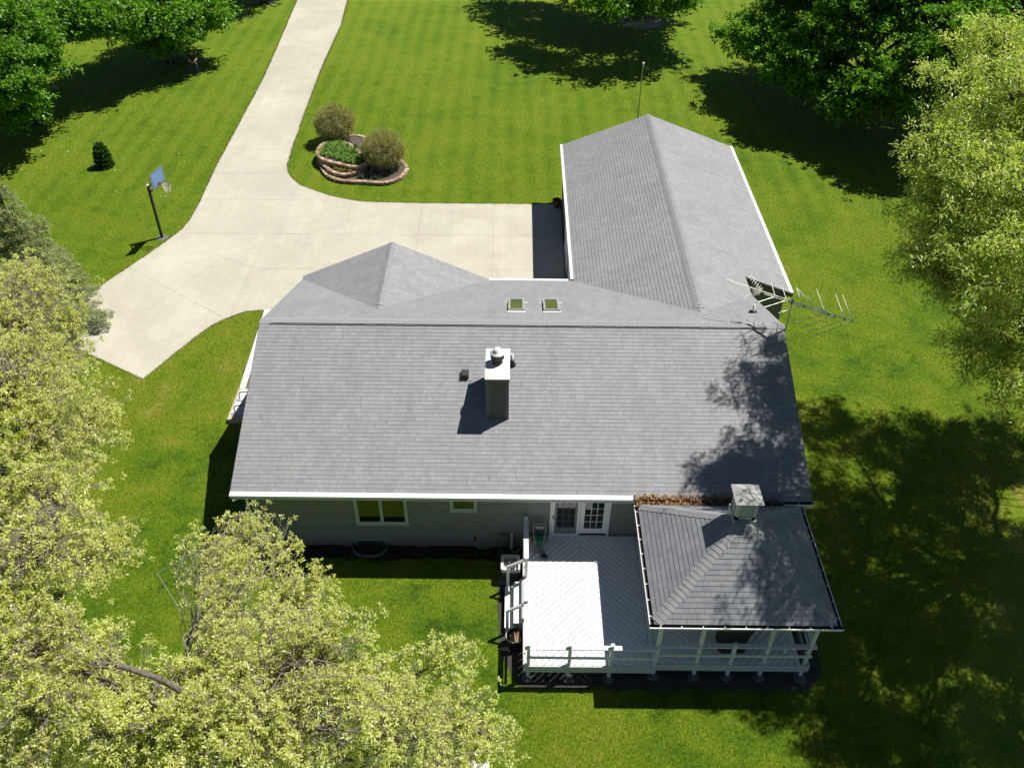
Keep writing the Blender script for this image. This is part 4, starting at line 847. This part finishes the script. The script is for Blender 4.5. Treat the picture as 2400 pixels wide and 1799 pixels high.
def make_tree(name, label, cat, group, base, tr, fork, lobes, leafmat, barkmat, seed, per_m2=7, ncl=12, kl=10, size=(.12,.05), spray=.32, flat=.6, shell=.5, catkin=0, droop=.0, twig=True, limb_r=.5, trunk_top=None, upj=.42, clr=None):
    r_ = np.random.default_rng(seed); root = thing(name,label,cat,base,group); base = np.array(base,float); SA_,SB_,SRA,SRB = [],[],[],[]
    def seg(p, r0, r1):
        k = len(p)-1; rr = np.linspace(r0,r1,k+1)
        for i in range(k): SA_.append(p[i]); SB_.append(p[i+1]); SRA.append(rr[i]); SRB.append(rr[i+1])
    lob = np.array([l[:3] for l in lobes],float); lr = np.array([l[3] for l in lobes],float)
    cen = lob.mean(0); fk = base+np.array([(cen[0]-base[0])*.25,(cen[1]-base[1])*.25,fork]); top = np.array(trunk_top) if trunk_top else np.array([cen[0]*.6+base[0]*.4,cen[1]*.6+base[1]*.4,lob[:,2].mean()-.2])
    flare = np.stack([base+np.array([0,0,-.1]),base+np.array([0,0,.35])]); seg(flare,tr*1.6,tr*1.05); tp = np.concatenate([polyline(r_,base+np.array([0,0,.35]),fk,4,.02),polyline(r_,fk,top,6,.03)[1:]]); seg(tp[:5],tr*1.05,tr*.8); seg(tp[4:],tr*.8,.03)
    P,O = [],[]
    for (c,rad) in zip(lob,lr):
        # limb from the trunk, leaving below the lobe
        zz = np.clip(c[2]-.45*np.linalg.norm((c-top)[:2])-.3,fk[2],top[2]); j = np.argmin(np.abs(tp[:,2]-zz)); l0 = tp[j]; lm = polyline(r_,l0,c,6,.05,.06); seg(lm,tr*limb_r*.5*(rad/lr.max())**.5+.02,.025)
        nb_ = max(5,int(per_m2*rad*rad*3.2)); u = r_.normal(size=(nb_,3)); u /= np.linalg.norm(u,axis=1,keepdims=True); rr = (r_.random(nb_)*(1-shell**3)+shell**3)**(1/3.); tips = c+u*rr[:,None]*rad*np.array([1,1,.75])*r_.uniform(.85,1.18,(nb_,1))
        tips[:,2] = np.maximum(tips[:,2],1.0)
        for tpp,uu in zip(tips,u):
            q9 = 2.6+3.4*r_.random()**.7; a = lm[int(q9)]+(lm[min(int(q9)+1,6)]-lm[int(q9)])*(q9-int(q9)); bl = polyline(r_,a,tpp,3,.10,.05)
            seg(bl,.011+.005*rad,.005)
            k = max(3,int(ncl*r_.uniform(.6,1.3))); t = r_.random(k)**.6*.75+.3; q = bl[1]+(tpp-bl[1])*t[:,None]+r_.normal(size=(k,3))*spray*np.array([1,1,flat])
            q[:,2] -= droop*np.abs(r_.normal(size=k))*spray
            P.append(q); O.append(np.repeat((uu*.6+np.array([0,0,.35]))[None],k,0))
            if twig:
                st_ = bl[1]+(tpp-bl[1])*np.clip(t-.25,0,1)[:,None]
                for x,y in zip(st_,q): SA_.append(x); SB_.append(y); SRA.append(.0045); SRB.append(.002)
    A,B = np.array(SA_),np.array(SB_); ra,rb2 = np.array(SRA),np.array(SRB); big = ra > .03
    v,f_ = tubes_np(A[big],B[big],ra[big],rb2[big],9); v2,f2 = tubes_np(A[~big],B[~big],ra[~big],rb2[~big],3)
    np_mesh('trunk',np.concatenate([v,v2]),np.concatenate([f_,f2+len(v)]),[M[barkmat],M['twig' if barkmat == 'bark' else barkmat]],root,np.concatenate([np.zeros(len(f_)),np.ones(len(f2))]),smooth=True)
    P = np.concatenate(P); O = np.concatenate(O); n = len(P); Pk = np.repeat(P,kl,0); Ok = np.repeat(O,kl,0); N = n*kl
    d = r_.normal(size=(N,3)); d /= np.linalg.norm(d,axis=1,keepdims=True); d = d*1.0+Ok*.7; d[:,2] -= droop; d /= np.linalg.norm(d,axis=1,keepdims=True)
    up = r_.normal(size=(N,3))*upj+np.array([.15,.08,1.]); s_ = np.cross(d,up); s_ /= np.maximum(np.linalg.norm(s_,axis=1,keepdims=True),1e-6); nn = np.cross(s_,d)
    L = size[0]*r_.uniform(.55,1.2,(N,1)); W = size[1]*r_.uniform(.7,1.2,(N,1)); b = Pk+d*r_.random((N,1))*size[0]*.5+r_.normal(size=(N,3))*(clr or size[0]*.25)
    v = np.stack([b,b+d*L*.55+s_*W*.5+nn*L*.08,b+d*L-nn*L*.10,b+d*L*.55-s_*W*.5+nn*L*.08],1)
    mi = np.zeros(N)
    if catkin:
        m_ = r_.random(N) < catkin; mi[m_] = 1; k = m_.sum(); e = np.stack([r_.normal(size=k)*.25,r_.normal(size=k)*.25,-np.ones(k)],1); sd = np.stack([np.cos(np.arange(k)),np.sin(np.arange(k)),np.zeros(k)],1)*.008; bb_ = Pk[m_]; LL = r_.uniform(.05,.11,(k,1))
        v[m_] = np.stack([bb_-sd,bb_+sd,bb_+e*LL+sd,bb_+e*LL-sd],1)
    np_mesh('crown',v.reshape(-1,3),np.arange(4*N).reshape(-1,4),[M[leafmat],M['catkin']],root,mi)
    return root
OAK_A = [(-16.9,-0.3,6,1.6),(-13.4,-4.4,7,1.5),(-13.12,-6.21,8,1.8),(-11.62,-5.77,6.5,.8),(-11.84,-7.94,7.5,1.5),(-11.67,-6.54,6,.9),(-10.44,-10.68,8,1.4),(-9.41,-10.75,6.5,.85),(-9.54,-13.33,9,1.5),(-9.65,-11.67,7,.9),(-14.5,-3,8,1.9),(-14,-9,9,2.0),(-12,-12,9.5,1.8),(-17,-5,8,2.4)]
OAK_B = [(-7.81,-9.51,5,.95),(-6.66,-9.21,5.2,.85),(-6.42,-11.51,6,1.1),(-5.2,-11.23,6,.9),(-4.68,-11.51,5.5,.7),(-6.27,-13.29,6.5,.8),(-4.78,-14.02,7.5,1.2),(-6.77,-14.25,6.5,.7),(-3.52,-14.72,8,1.25),(-4.7,-15.56,8,1.15),(-6.09,-15.75,7.5,.85),(-2.58,-14.59,7,.95),(-3.2,-16.24,8.5,1.25),(-2.23,-15.79,7.5,1.05),(-1.47,-12.93,5.5,.65),(-1.18,-14.41,6,.85),(-.51,-14.83,5.5,.6),(-1.1,-15.71,6.5,.75),(-4.34,-16.74,8.5,1.1),(-5.67,-16.34,7.5,.8),(-8.8,-15.03,9,1.25),(-9.03,-14.07,7.5,.75),(-8.2,-16.4,9,1.25),(-7.82,-15.86,8,1.0),(-7.23,-15.77,7,.9),(-7.75,-14.75,7.4,.75),(-8.3,-13.9,7.2,.6)]
make_tree('oak_tree','large pale yellow-green oak along the left edge beside the end of the driveway','tree','oaks in the foreground',(-15,-9.5,0),.36,2.6,OAK_A,'oak','bark',11,11,9,19,(.075,.032),.165,.75,.35,.07)
make_tree('oak_tree','pale yellow-green oak in the foreground whose crown overlaps the house wall and basement window','tree','oaks in the foreground',(-7.4,-16.6,0),.30,2.2,OAK_B,'oak','bark',12,13,9,19,(.072,.031),.145,.75,.3,.07,limb_r=.34)
PALE = [(13.0,1.0,14.2,1.15),(12.17,-.05,13.3,1.25),(12.2,-2.2,13.9,1.6),(10.93,-2.75,12.8,1.2),(11.13,-4.66,13,1.5),(10.47,-3.45,11.6,1.0),(11.0,-4.83,11.6,1.3),(11.0,-6.9,12,1.4),(10.16,-4.21,10.4,.7),(10.63,-5.07,10.4,.9),(11.26,-6.65,10.4,1.0),(10.93,-7.06,9.6,.7),(11.6,-8.4,9.6,.8),
 (14.5,-3,13,2.2),(16,-5,12.5,2.6),(13.3,-6.8,11,1.8),(14.5,-9.5,10,2.3),(18,-2,11,2.8),(18.5,-7,10.5,2.8),(16.5,-11,8.5,2.4),(20.5,-5,8.5,2.4),(17.2,3.4,11.5,1.7),(19.5,2.2,10.5,2.2),(22,2,9.5,2.3),(13.3,-9,9.5,1.4),(20,-3.6,8.5,2),(19.2,-.4,9.2,1.8),(21,-6.5,8,2.4),(15.5,0,12.5,2.0)]
make_tree('tall_pale_tree','tall tree with narrow pale olive leaves leaning in at the right beyond the aerial','tree',None,(20.5,-5.5,0),.42,3,PALE,'oak2','barkd',13,5.5,11,26,(.14,.037),.20,.6,.45,0,.42,clr=.085)
MAPLE = [(14.8,35.3,3.1,1.7),(16.6,29,2.8,1.6),(15.8,34,3.5,2.1),(15.6,31,4,2.1),(17,27.5,4,2.2),(19,25,3.2,2.0),(18.5,28,6,2.6),(21.5,24.5,4,2.3),(20,29,8.5,3),(22,31,10.5,3.2),(24,25.5,5,2.8),(25,29,9,3),(19,33.5,8,3),(27,33,7,3),(18,36.5,6,2.6),(22,36,8,3),(27,26.5,4,2.5),(22.5,27,6.5,2.6),(23,22.5,7,2.4),(25.5,22,6,2.5),(20.8,22.8,4.2,1.7)]
make_tree('maple_tree','broad dark green maple behind the garage wing with branches sweeping the lawn','tree','maples on the front lawn',(21.5,30,0),.45,2.2,MAPLE,'mapledark','barkd',14,3.6,16,12,(.22,.15),.33,.24,.5,0,.22,False,upj=.34,clr=.07)
make_tree('maple_tree','bright green sunlit maple in the upper right corner behind the tall pale tree','tree','maples on the front lawn',(27.5,25.5,0),.4,2.2,[(24.3,22.5,7.8,1.7),(26.5,23.5,8.7,2.1),(25.5,26,9.6,2.2),(28.5,26,8,2.4),(27.5,22,6.5,2.0),(29,23,7,2)],'maple','barkd',15,5,10,12,(.22,.15),.36,.34,.5,0,.22,False,upj=.34,clr=.12)
make_tree('maple_tree','bright leafy maple filling the upper left corner of the lawn','tree','maples on the front lawn',(-29.5,27,0),.36,2.0,[(-28.6,24.5,2.2,1.6),(-29.5,26.5,2.4,1.7),(-27.6,26,5.6,1.9),(-27.3,26.6,4,1.3),(-27.5,22.8,4,1.5),(-28.3,30,5,1.7),(-27,22.3,5.6,1.6),(-28.5,25,7,2.2),(-29.8,30,4.5,1.9),(-30.5,28,6.5,2.5),(-30,24,6,2.4),(-29,21,4.5,1.8)],'maple','barkd',16,5,12,9,(.22,.15),.32,.28,.5,0,.18,False,upj=.34,clr=.09)
make_tree('maple_tree','dark maple shading the person on the lawn left of the driveway','tree','maples on the front lawn',(-24.62,37.48,0),.34,1.9,[(-20.7,37.4,3.3,1.4),(-23.6,34.6,2.4,1.3),(-25,35.5,2.6,1.5),(-22.4,36.2,2.6,1.2),(-21.6,37,3.4,1.6),(-22.5,34.8,3.8,1.7),(-24.2,33.4,4.1,1.7),(-25.8,33.2,4.4,1.8),(-26.4,36.5,5,2.3),(-23.8,37.5,6.2,2.5),(-24.3,35.6,6.5,2.3),(-27.6,34,4.2,1.8),(-22.4,39.3,4.6,2.0),(-25,40,5,2.4),(-24.8,31.4,4.9,1.5),(-27,31.6,4.9,1.7),(-28.8,31.8,5,1.8),(-26.3,29.8,5.8,1.5)],'maple','barkd',17,5,12,9,(.22,.15),.32,.28,.5,0,.18,False,upj=.34,clr=.09)
make_tree('maple_tree','maple at the top edge whose bare root flare shows next to the driveway','tree','maples on the front lawn',(-20.9,50.6,0),.42,3.2,[(-20,49,7,2.4),(-22,48,6,2.2),(-23,52,7,2.6),(-19,53,7,2.4),(-21,51,9,3)],'maple','barkd',18,4,11,8,(.25,.17),.42,.32,.5,0,.2,False,upj=.34)
make_tree('maple_tree','maple at the top edge casting open leafy shade across the middle of the lawn','tree','maples on the front lawn',(9.4,47.8,0),.42,2.0,[(6.4,40.4,2.9,1.3),(4.5,42.5,3.2,1.6),(11.6,41.2,2.9,1.0),(9,42,3.4,1.9),(7.5,37,6.5,1.9),(10.5,38,6.5,2.1),(5,39,6.5,2.1),(3,41,6,2),(13,40,6.5,1.9),(8,44,5.5,2.6),(5.5,45,5.5,2.4),(11.5,44.5,5,2.2),(2.5,45.5,5,2.0),(9.5,48,8,3),(6.5,48.5,7,2.8),(13,48,6,2.4),(1,48.5,5.2,2.0),(.0,51,5,1.8),(4,51,6,2.2)],'maple','barkd',19,3.6,12,8,(.25,.17),.42,.32,.5,0,.2,False,upj=.34)
# pale roots and mulch under the two top-edge maples
def roots(name, c, n, seed):
    f = MB(); r3 = random.Random(seed)
    for i in range(n):
        a = r3.uniform(0,6.28); L = r3.uniform(.6,1.7); p = [(c[0]+.25*math.cos(a),c[1]+.25*math.sin(a),.35)]
        for k in (.4,.7,1): p.append((c[0]+L*k*math.cos(a+r3.uniform(-.25,.25)),c[1]+L*k*math.sin(a+r3.uniform(-.25,.25)),.10*(1-k)+.01))
        f.tube(smooth(p,3),[.13-.10*q/9 for q in range(10)],6)
    return f
rt_ = [o for o in COL.objects if o.name.startswith('maple_tree') and o.type == 'EMPTY']
for o in rt_:
    if abs(o.location.x+20.9) < .2: roots('root',(-20.9,50.6),16,3).build('root_flare',M['bark'],o)
    if abs(o.location.x+24.62) < .2: roots('root',(-24.62,37.48),12,4).build('root_flare',M['bark'],o)
    if abs(o.location.x-9.4) < .2: roots('root',(9.4,47.8),12,5).build('root_flare',M['bark'],o)
fill('mulch_bed', jitter([(9.4+1.7*math.cos(a*.314),46.6+1.9*math.sin(a*.314)) for a in range(20)],.4,.1,9), .006, soil_mat('pale_mulch',(.22,.17,.12),(.50,.42,.33),6))
# spruce
def spruce(label, base, h, r0, seed):
    r_ = np.random.default_rng(seed); root = thing('spruce_tree',label,'tree',base); base = np.array(base,float); A,B,ra,rb2,P,D_ = [],[],[],[],[],[]
    A.append(base); B.append(base+[0,0,h]); ra.append(.16); rb2.append(.02); z = .35
    while z < h-.1:
        f_ = 1-z/h; L = r0*(f_**.8)*1.0+.12; k = int(6+7*f_)
        for i in range(k):
            a = r_.random()*6.283; l = L*r_.uniform(.8,1.12); s0 = base+[0,0,z+r_.uniform(-.12,.12)]; d = np.array([math.cos(a),math.sin(a),-.12]); up_ = .22*l
            m_ = s0+d*l*.5+[0,0,-.02*l]; e = s0+d*l+[0,0,up_*.25]
            for x,y,r1,r2 in ((s0,m_,.022,.014),(m_,e,.014,.005)): A.append(x); B.append(y); ra.append(r1); rb2.append(r2)
            n = int(46*l)
            t = r_.random(n)**.7*.85+.15; q = s0+(e-s0)*t[:,None]; sd = np.array([-math.sin(a),math.cos(a),0]); w_ = (1-t)*.55*l*.7+.10; off = r_.uniform(-1,1,n)*w_; q = q+sd*off[:,None]+np.stack([np.zeros(n)]*2+[r_.normal(size=n)*.05-np.abs(off)*.12],1)
            P.append(q); dd = d+sd*np.sign(off)[:,None]*.8; D_.append(dd/np.linalg.norm(dd,axis=1,keepdims=True))
        z += .24+.10*f_
    v,fc = tubes_np(np.array(A),np.array(B),np.array(ra),np.array(rb2),6); np_mesh('trunk',v,fc,[M['barkd']],root)
    P = np.concatenate(P); D_ = np.concatenate(D_); kl = 8; N = len(P)*kl; b = np.repeat(P,kl,0)+r_.normal(size=(N,3))*.035; d = np.repeat(D_,kl,0)+r_.normal(size=(N,3))*.45; d /= np.linalg.norm(d,axis=1,keepdims=True)
    s_ = np.cross(d,r_.normal(size=(N,3))); s_ /= np.linalg.norm(s_,axis=1,keepdims=True); L = r_.uniform(.05,.11,(N,1)); W = .016
    v = np.stack([b-s_*W*.5,b+s_*W*.5,b+d*L+s_*W*.35,b+d*L-s_*W*.35],1); np_mesh('crown',v.reshape(-1,3),np.arange(4*N).reshape(-1,4),[M['spruce']],root); return root
spruce('grey-green spruce at the left edge above the pale oak leaves',(-19.9,6.2,0),7.0,2.5,21)
# clipped conifer on the lawn
cf = thing('dwarf_conifer','small dark green cone shaped conifer standing alone on the lawn','shrub',(-23.2,21.25,0)); r_ = np.random.default_rng(31); n = 5200
zz_ = r_.random(n)**1.25*1.30; prof = .46*np.sqrt(np.clip(1-(zz_/1.36)**2.0,0,1))*(.80+.20*np.sin(zz_*26+.6)); a = r_.random(n)*6.283; rad = prof*(.80+.25*r_.random(n)); P = np.stack([-23.2+rad*np.cos(a),21.25+rad*np.sin(a),zz_+.05],1)
d = np.stack([np.cos(a),np.sin(a),.5+r_.normal(size=n)*.4],1)+r_.normal(size=(n,3))*.35; d /= np.linalg.norm(d,axis=1,keepdims=True); s_ = np.cross(d,r_.normal(size=(n,3))); s_ /= np.linalg.norm(s_,axis=1,keepdims=True)
L = r_.uniform(.08,.15,(n,1)); v = np.stack([P,P+d*L*.5+s_*.025,P+d*L,P+d*L*.5-s_*.025],1); np_mesh('foliage',v.reshape(-1,3),np.arange(4*n).reshape(-1,4),[M['arb']],cf)
f = MB(); f.tube([(-23.2,21.25,-.05),(-23.2,21.25,.9)],[.06,.02],7); f.lathe((-23.2,21.25,.1),[(.30,0),(.34,.3),(.27,.75),(.10,1.1),(0,1.15)],10); f.build('stem',M['barkd'],cf)
# round budding bushes
def bush(label, c, R_, seed):
    o = thing('round_bush',label,'bush',c,'round bushes in the brick planter'); r_ = np.random.default_rng(seed); c = np.array(c,float); k = 620; u = r_.normal(size=(k,3)); u /= np.linalg.norm(u,axis=1,keepdims=True); u[:,2] = np.abs(u[:,2])*1.0-.62*(r_.random(k)<.5); u /= np.linalg.norm(u,axis=1,keepdims=True)
    ctr = c+[0,0,R_*.92]; e = ctr+u*R_*np.array([1,1,.92])*r_.uniform(.86,1.03,(k,1)); s0 = c+r_.normal(size=(k,3))*[.34,.34,.0]+[0,0,.02]; m_ = s0+(e-s0)*.5+np.stack([u[:,0],u[:,1],np.zeros(k)],1)*.12
    A = np.concatenate([s0,m_]); B = np.concatenate([m_,e]); v,f_ = tubes_np(A,B,np.concatenate([np.full(k,.016),np.full(k,.010)]),np.concatenate([np.full(k,.010),np.full(k,.004)]),3); np_mesh('stem',v,f_,[M['twig']],o)
    n = 24000; w_ = r_.integers(0,k,n); t = 1-(r_.random(n)**2.2)*.55; P = m_[w_]+(e[w_]-m_[w_])*t[:,None]+r_.normal(size=(n,3))*.05; d = u[w_]+r_.normal(size=(n,3))*.7; d /= np.linalg.norm(d,axis=1,keepdims=True); s_ = np.cross(d,r_.normal(size=(n,3))); s_ /= np.linalg.norm(s_,axis=1,keepdims=True); L = r_.uniform(.03,.075,(n,1))
    v = np.stack([P,P+d*L*.5+s_*L*.22,P+d*L,P+d*L*.5-s_*L*.22],1); np_mesh('foliage',v.reshape(-1,3),np.arange(4*n).reshape(-1,4),[M['bush']],o)
bush('round brownish bush at the back of the brick planter nearest the driveway',(-10.75,24.65,.12),1.17,41)
bush('round twiggy bush at the right front end of the brick planter',(-7.5,21.25,.12),1.18,42)
# ------------------------------------------------------------------ person
def skin_mesh(name, chains, mat, parent, sub=2):
    bm = bmesh.new(); vs = {}; rad = {}
    for ch in chains:
        prev = None
        for nm,p,r1 in ch:
            if nm not in vs: vs[nm] = bm.verts.new(p); rad[nm] = r1
            if prev is not None:
                try: bm.edges.new((vs[prev],vs[nm]))
                except ValueError: pass
            prev = nm
    bm.verts.index_update(); me = bpy.data.meshes.new(name); names_ = list(vs); bm.to_mesh(me); bm.free(); o = bpy.data.objects.new(name,me); COL.objects.link(o); sm = o.modifiers.new('s','SKIN')
    for i,nm in enumerate(names_): r1 = rad[nm]; me.skin_vertices[0].data[i].radius = (r1,r1) if not hasattr(r1,'__len__') else r1; me.skin_vertices[0].data[i].use_root = (i == 0)
    sb = o.modifiers.new('b','SUBSURF'); sb.levels = sub; sb.render_levels = sub
    dg = bpy.context.evaluated_depsgraph_get(); m2 = bpy.data.meshes.new_from_object(o.evaluated_get(dg)); o.modifiers.clear(); o.data = m2; m2.name = name; m2.materials.clear(); m2.materials.append(mat)
    m2.polygons.foreach_set('use_smooth',[True]*len(m2.polygons)); o.parent = parent; return o
pe = thing('person','person in black shirt, jeans and dark cap looking down at a handheld controller','person',(-21.9,34.7,0)); pe.rotation_euler = (0,0,.12); pe.scale = (1,1,.97)
ht_ = [('pel',(0,.04,.94),.13),('abd',(0,.04,1.12),.125),('chest',(0,.01,1.32),.15),('nk',(0,-.02,1.49),.06),('nk2',(0,-.06,1.545),.055),('hd',(0,-.10,1.62),.085),('hd2',(0,-.11,1.70),.09)]
ch = [ht_]
for s_ in (-1,1):
    ch.append([('chest',0,0),('sh%d'%s_,(s_*.18,.0,1.40),.075),('el%d'%s_,(s_*.27,-.05,1.12),.047),('wr%d'%s_,(s_*.10,-.30,1.10),.032),('pm%d'%s_,(s_*.06,-.35,1.105),.034)])
    for k in range(4): ch.append([('pm%d'%s_,0,0),('f%d%da'%(s_,k),(s_*(.045-.004*k),-.395,1.135-.022*k),.010),('f%d%db'%(s_,k),(s_*(.015-.003*k),-.415+.004*k,1.13-.022*k),.009)])
    ch.append([('pm%d'%s_,0,0),('t%da'%s_,(s_*.055,-.36,1.155),.011),('t%db'%s_,(s_*.03,-.385,1.165),.009)])
    ch.append([('pel',0,0),('hp%d'%s_,(s_*.10,.04,.88),.095),('kn%d'%s_,(s_*.11,.01,.48),.062),('an%d'%s_,(s_*.12,.04,.09),.042),('to%d'%s_,(s_*.14,-.12,.035),.038)])
skin_mesh('body',ch,M['skin'],pe)
sh = [[('a',(0,.04,.90),.145),('b',(0,.04,1.12),.142),('c',(0,.01,1.32),.165),('d',(0,-.005,1.45),.085)]]
for s_ in (-1,1): sh.append([('c',0,0),('s%d'%s_,(s_*.18,.0,1.40),.088),('e%d'%s_,(s_*.235,-.03,1.22),.075)])
skin_mesh('shirt',sh,M['shirt'],pe); je = [[('a',(0,.04,.97),.135),('b',(0,.04,.90),.13)]]
for s_ in (-1,1): je.append([('b',0,0),('h%d'%s_,(s_*.10,.04,.85),.108),('k%d'%s_,(s_*.11,.01,.48),.077),('n%d'%s_,(s_*.12,.04,.09),.068)])
skin_mesh('jeans',je,M['jeans'],pe)
for s_ in (-1,1): skin_mesh('shoe',[[('a',(s_*.12,.06,.05),.052),('b',(s_*.135,-.06,.045),.05),('c',(s_*.145,-.15,.035),.04)]],M['black'],pe)
def local(mb, name, mat): o = mb.build(name, mat); o.parent = pe; return o
f = MB(); f.lathe((0,-.115,1.705),[(.108,0),(.108,.05),(.085,.10),(.04,.125),(0,.13)],14); f.prism([(-.08,-.20),(.08,-.20),(.07,-.29),(0,-.31),(-.07,-.29)],1.695,1.71); local(f,'cap',M['black'])
f = MB()
for s_ in (-1,1): f.cbox((s_*.033,-.195,1.665),(.022,.012,.01)); 
f.cbox((0,-.20,1.585),(.045,.012,.01)); local(f,'face_detail',M['dark'])
f = MB(); f.lathe((0,-.205,1.625),[(.016,-.02),(.013,.0),(.006,.03)],6)
for s_ in (-1,1): f.cbox((s_*.098,-.10,1.655),(.02,.035,.055))
local(f,'nose_and_ears',M['skin'])
f = MB(); f.box((-.08,-.05,-.012),(.08,.035,.012)); f.box((-.045,-.085,.005),(.045,-.03,.012)); f.tube([(-.05,-.05,0),(-.05,-.10,.06)],.005,5); f.tube([(.05,-.05,0),(.05,-.10,.06)],.005,5)
co = f.build('remote_controller',M['black']); co.location = (-21.86,34.30,1.09); co.rotation_euler = (.3,0,.12); tag(co,'small black remote controller held by the person on the lawn','controller')
# fallen petals on the grass
r_ = np.random.default_rng(77); n = 150; c_ = np.array([(-26,24),(-22,22),(-24.5,19),(-21,26),(-19,20),(-15,5),(-11,9),(9,26),(12,30),(-17,30),(12,12),(-6,14)])
w_ = r_.integers(0,len(c_),n); P = np.concatenate([c_[w_]+r_.normal(size=(n,2))*2.2,np.full((n,1),.03)],1); ok = ~((P[:,0]>-18.5)&(P[:,0]<-8.5)&(P[:,1]<60)&(P[:,0]>-17)); o = leaf_cards('fallen_petals',P[ok],[M['petal']],.06,None,8,.8,.8); tag(o,'scattered white petals on the lawn','petals',kind='stuff')

# grass: loose blades over the lawn and along paved edges
M['blade'] = leaf_mat('grass_blades', [(0, (.05, .10, .008)), (.5, (.10, .17, .010)), (.9, (.16, .21, .02)), (1, (.30, .27, .09))], .6, .3, (1.1, 1.3, .3), .2)
def in_poly(P, poly):
    x, y = P[:,0], P[:,1]; ins = np.zeros(len(P), bool); n = len(poly)
    for i in range(n):
        (x0,y0),(x1,y1) = poly[i], poly[(i+1) % n]; c = ((y0 > y) != (y1 > y)); ins ^= c & (x < (x1-x0)*(y-y0)/(y1-y0+1e-12)+x0)
    return ins
r_ = np.random.default_rng(99); n = 800000; d_ = 4+62*(1-np.sqrt(1-r_.random(n)**1.15)); yy = d_-21.5; half = 5+d_*.66; xx = r_.uniform(-1,1,n)*half; P = np.stack([xx,yy],1)
bad = in_poly(P,DRV)|((xx>-8.45)&(xx<8.5)&(yy>-5.95)&(yy<5.6))|((xx>2)&(xx<10.7)&(yy>5)&(yy<18.1))|((xx>-.66)&(xx<8.7)&(yy>-10.4)&(yy<-5))|((xx>-11.2)&(xx<-8)&(yy>.2)&(yy<7.7))|in_poly(P,BA)
P = P[~bad]; E_ = []
for poly,k in ((DRV,90),(BA,130),([(-8.4,-5.95),(-.66,-6.0),(-.66,-6.9),(-.5,-9.4),(.05,-10.42),(8.2,-10.42),(8.75,-9.9),(8.75,-5.4)],70)):
    for i in range(len(poly)-(0 if poly is not P else 1)):
        a,b = np.array(poly[i]),np.array(poly[(i+1)%len(poly)]); L = np.linalg.norm(b-a)
        if L > 20 or max(a[1],b[1]) > 55 or (a[0]>-9 and b[0]>-9 and a[1]<17 and poly is DRV): continue
        m_ = int(L*k); t = r_.random((m_,1)); E_.append(a+(b-a)*t+r_.normal(size=(m_,2))*.035)
P = np.concatenate([P]+E_); N = len(P); ph = r_.random(N)*6.283; lean = r_.uniform(.1,.9,N); L = r_.uniform(.03,.075,N)*(1+np.clip(P[:,1]+5,0,40)/45); wd = .009+.011*np.clip(P[:,1]+15,0,50)/50
b = np.stack([P[:,0],P[:,1],np.full(N,.0)],1); d = np.stack([np.cos(ph)*lean,np.sin(ph)*lean,np.ones(N)*.8],1); s_ = np.stack([-np.sin(ph),np.cos(ph),np.zeros(N)],1)*wd[:,None]*.5
v = np.stack([b-s_,b+s_,b+d*L[:,None]],1).reshape(-1,3); tag(np_mesh('grass',v,np.arange(3*N).reshape(-1,3),[M['blade']],None,None,3),'short mown lawn grass',None,kind='stuff')
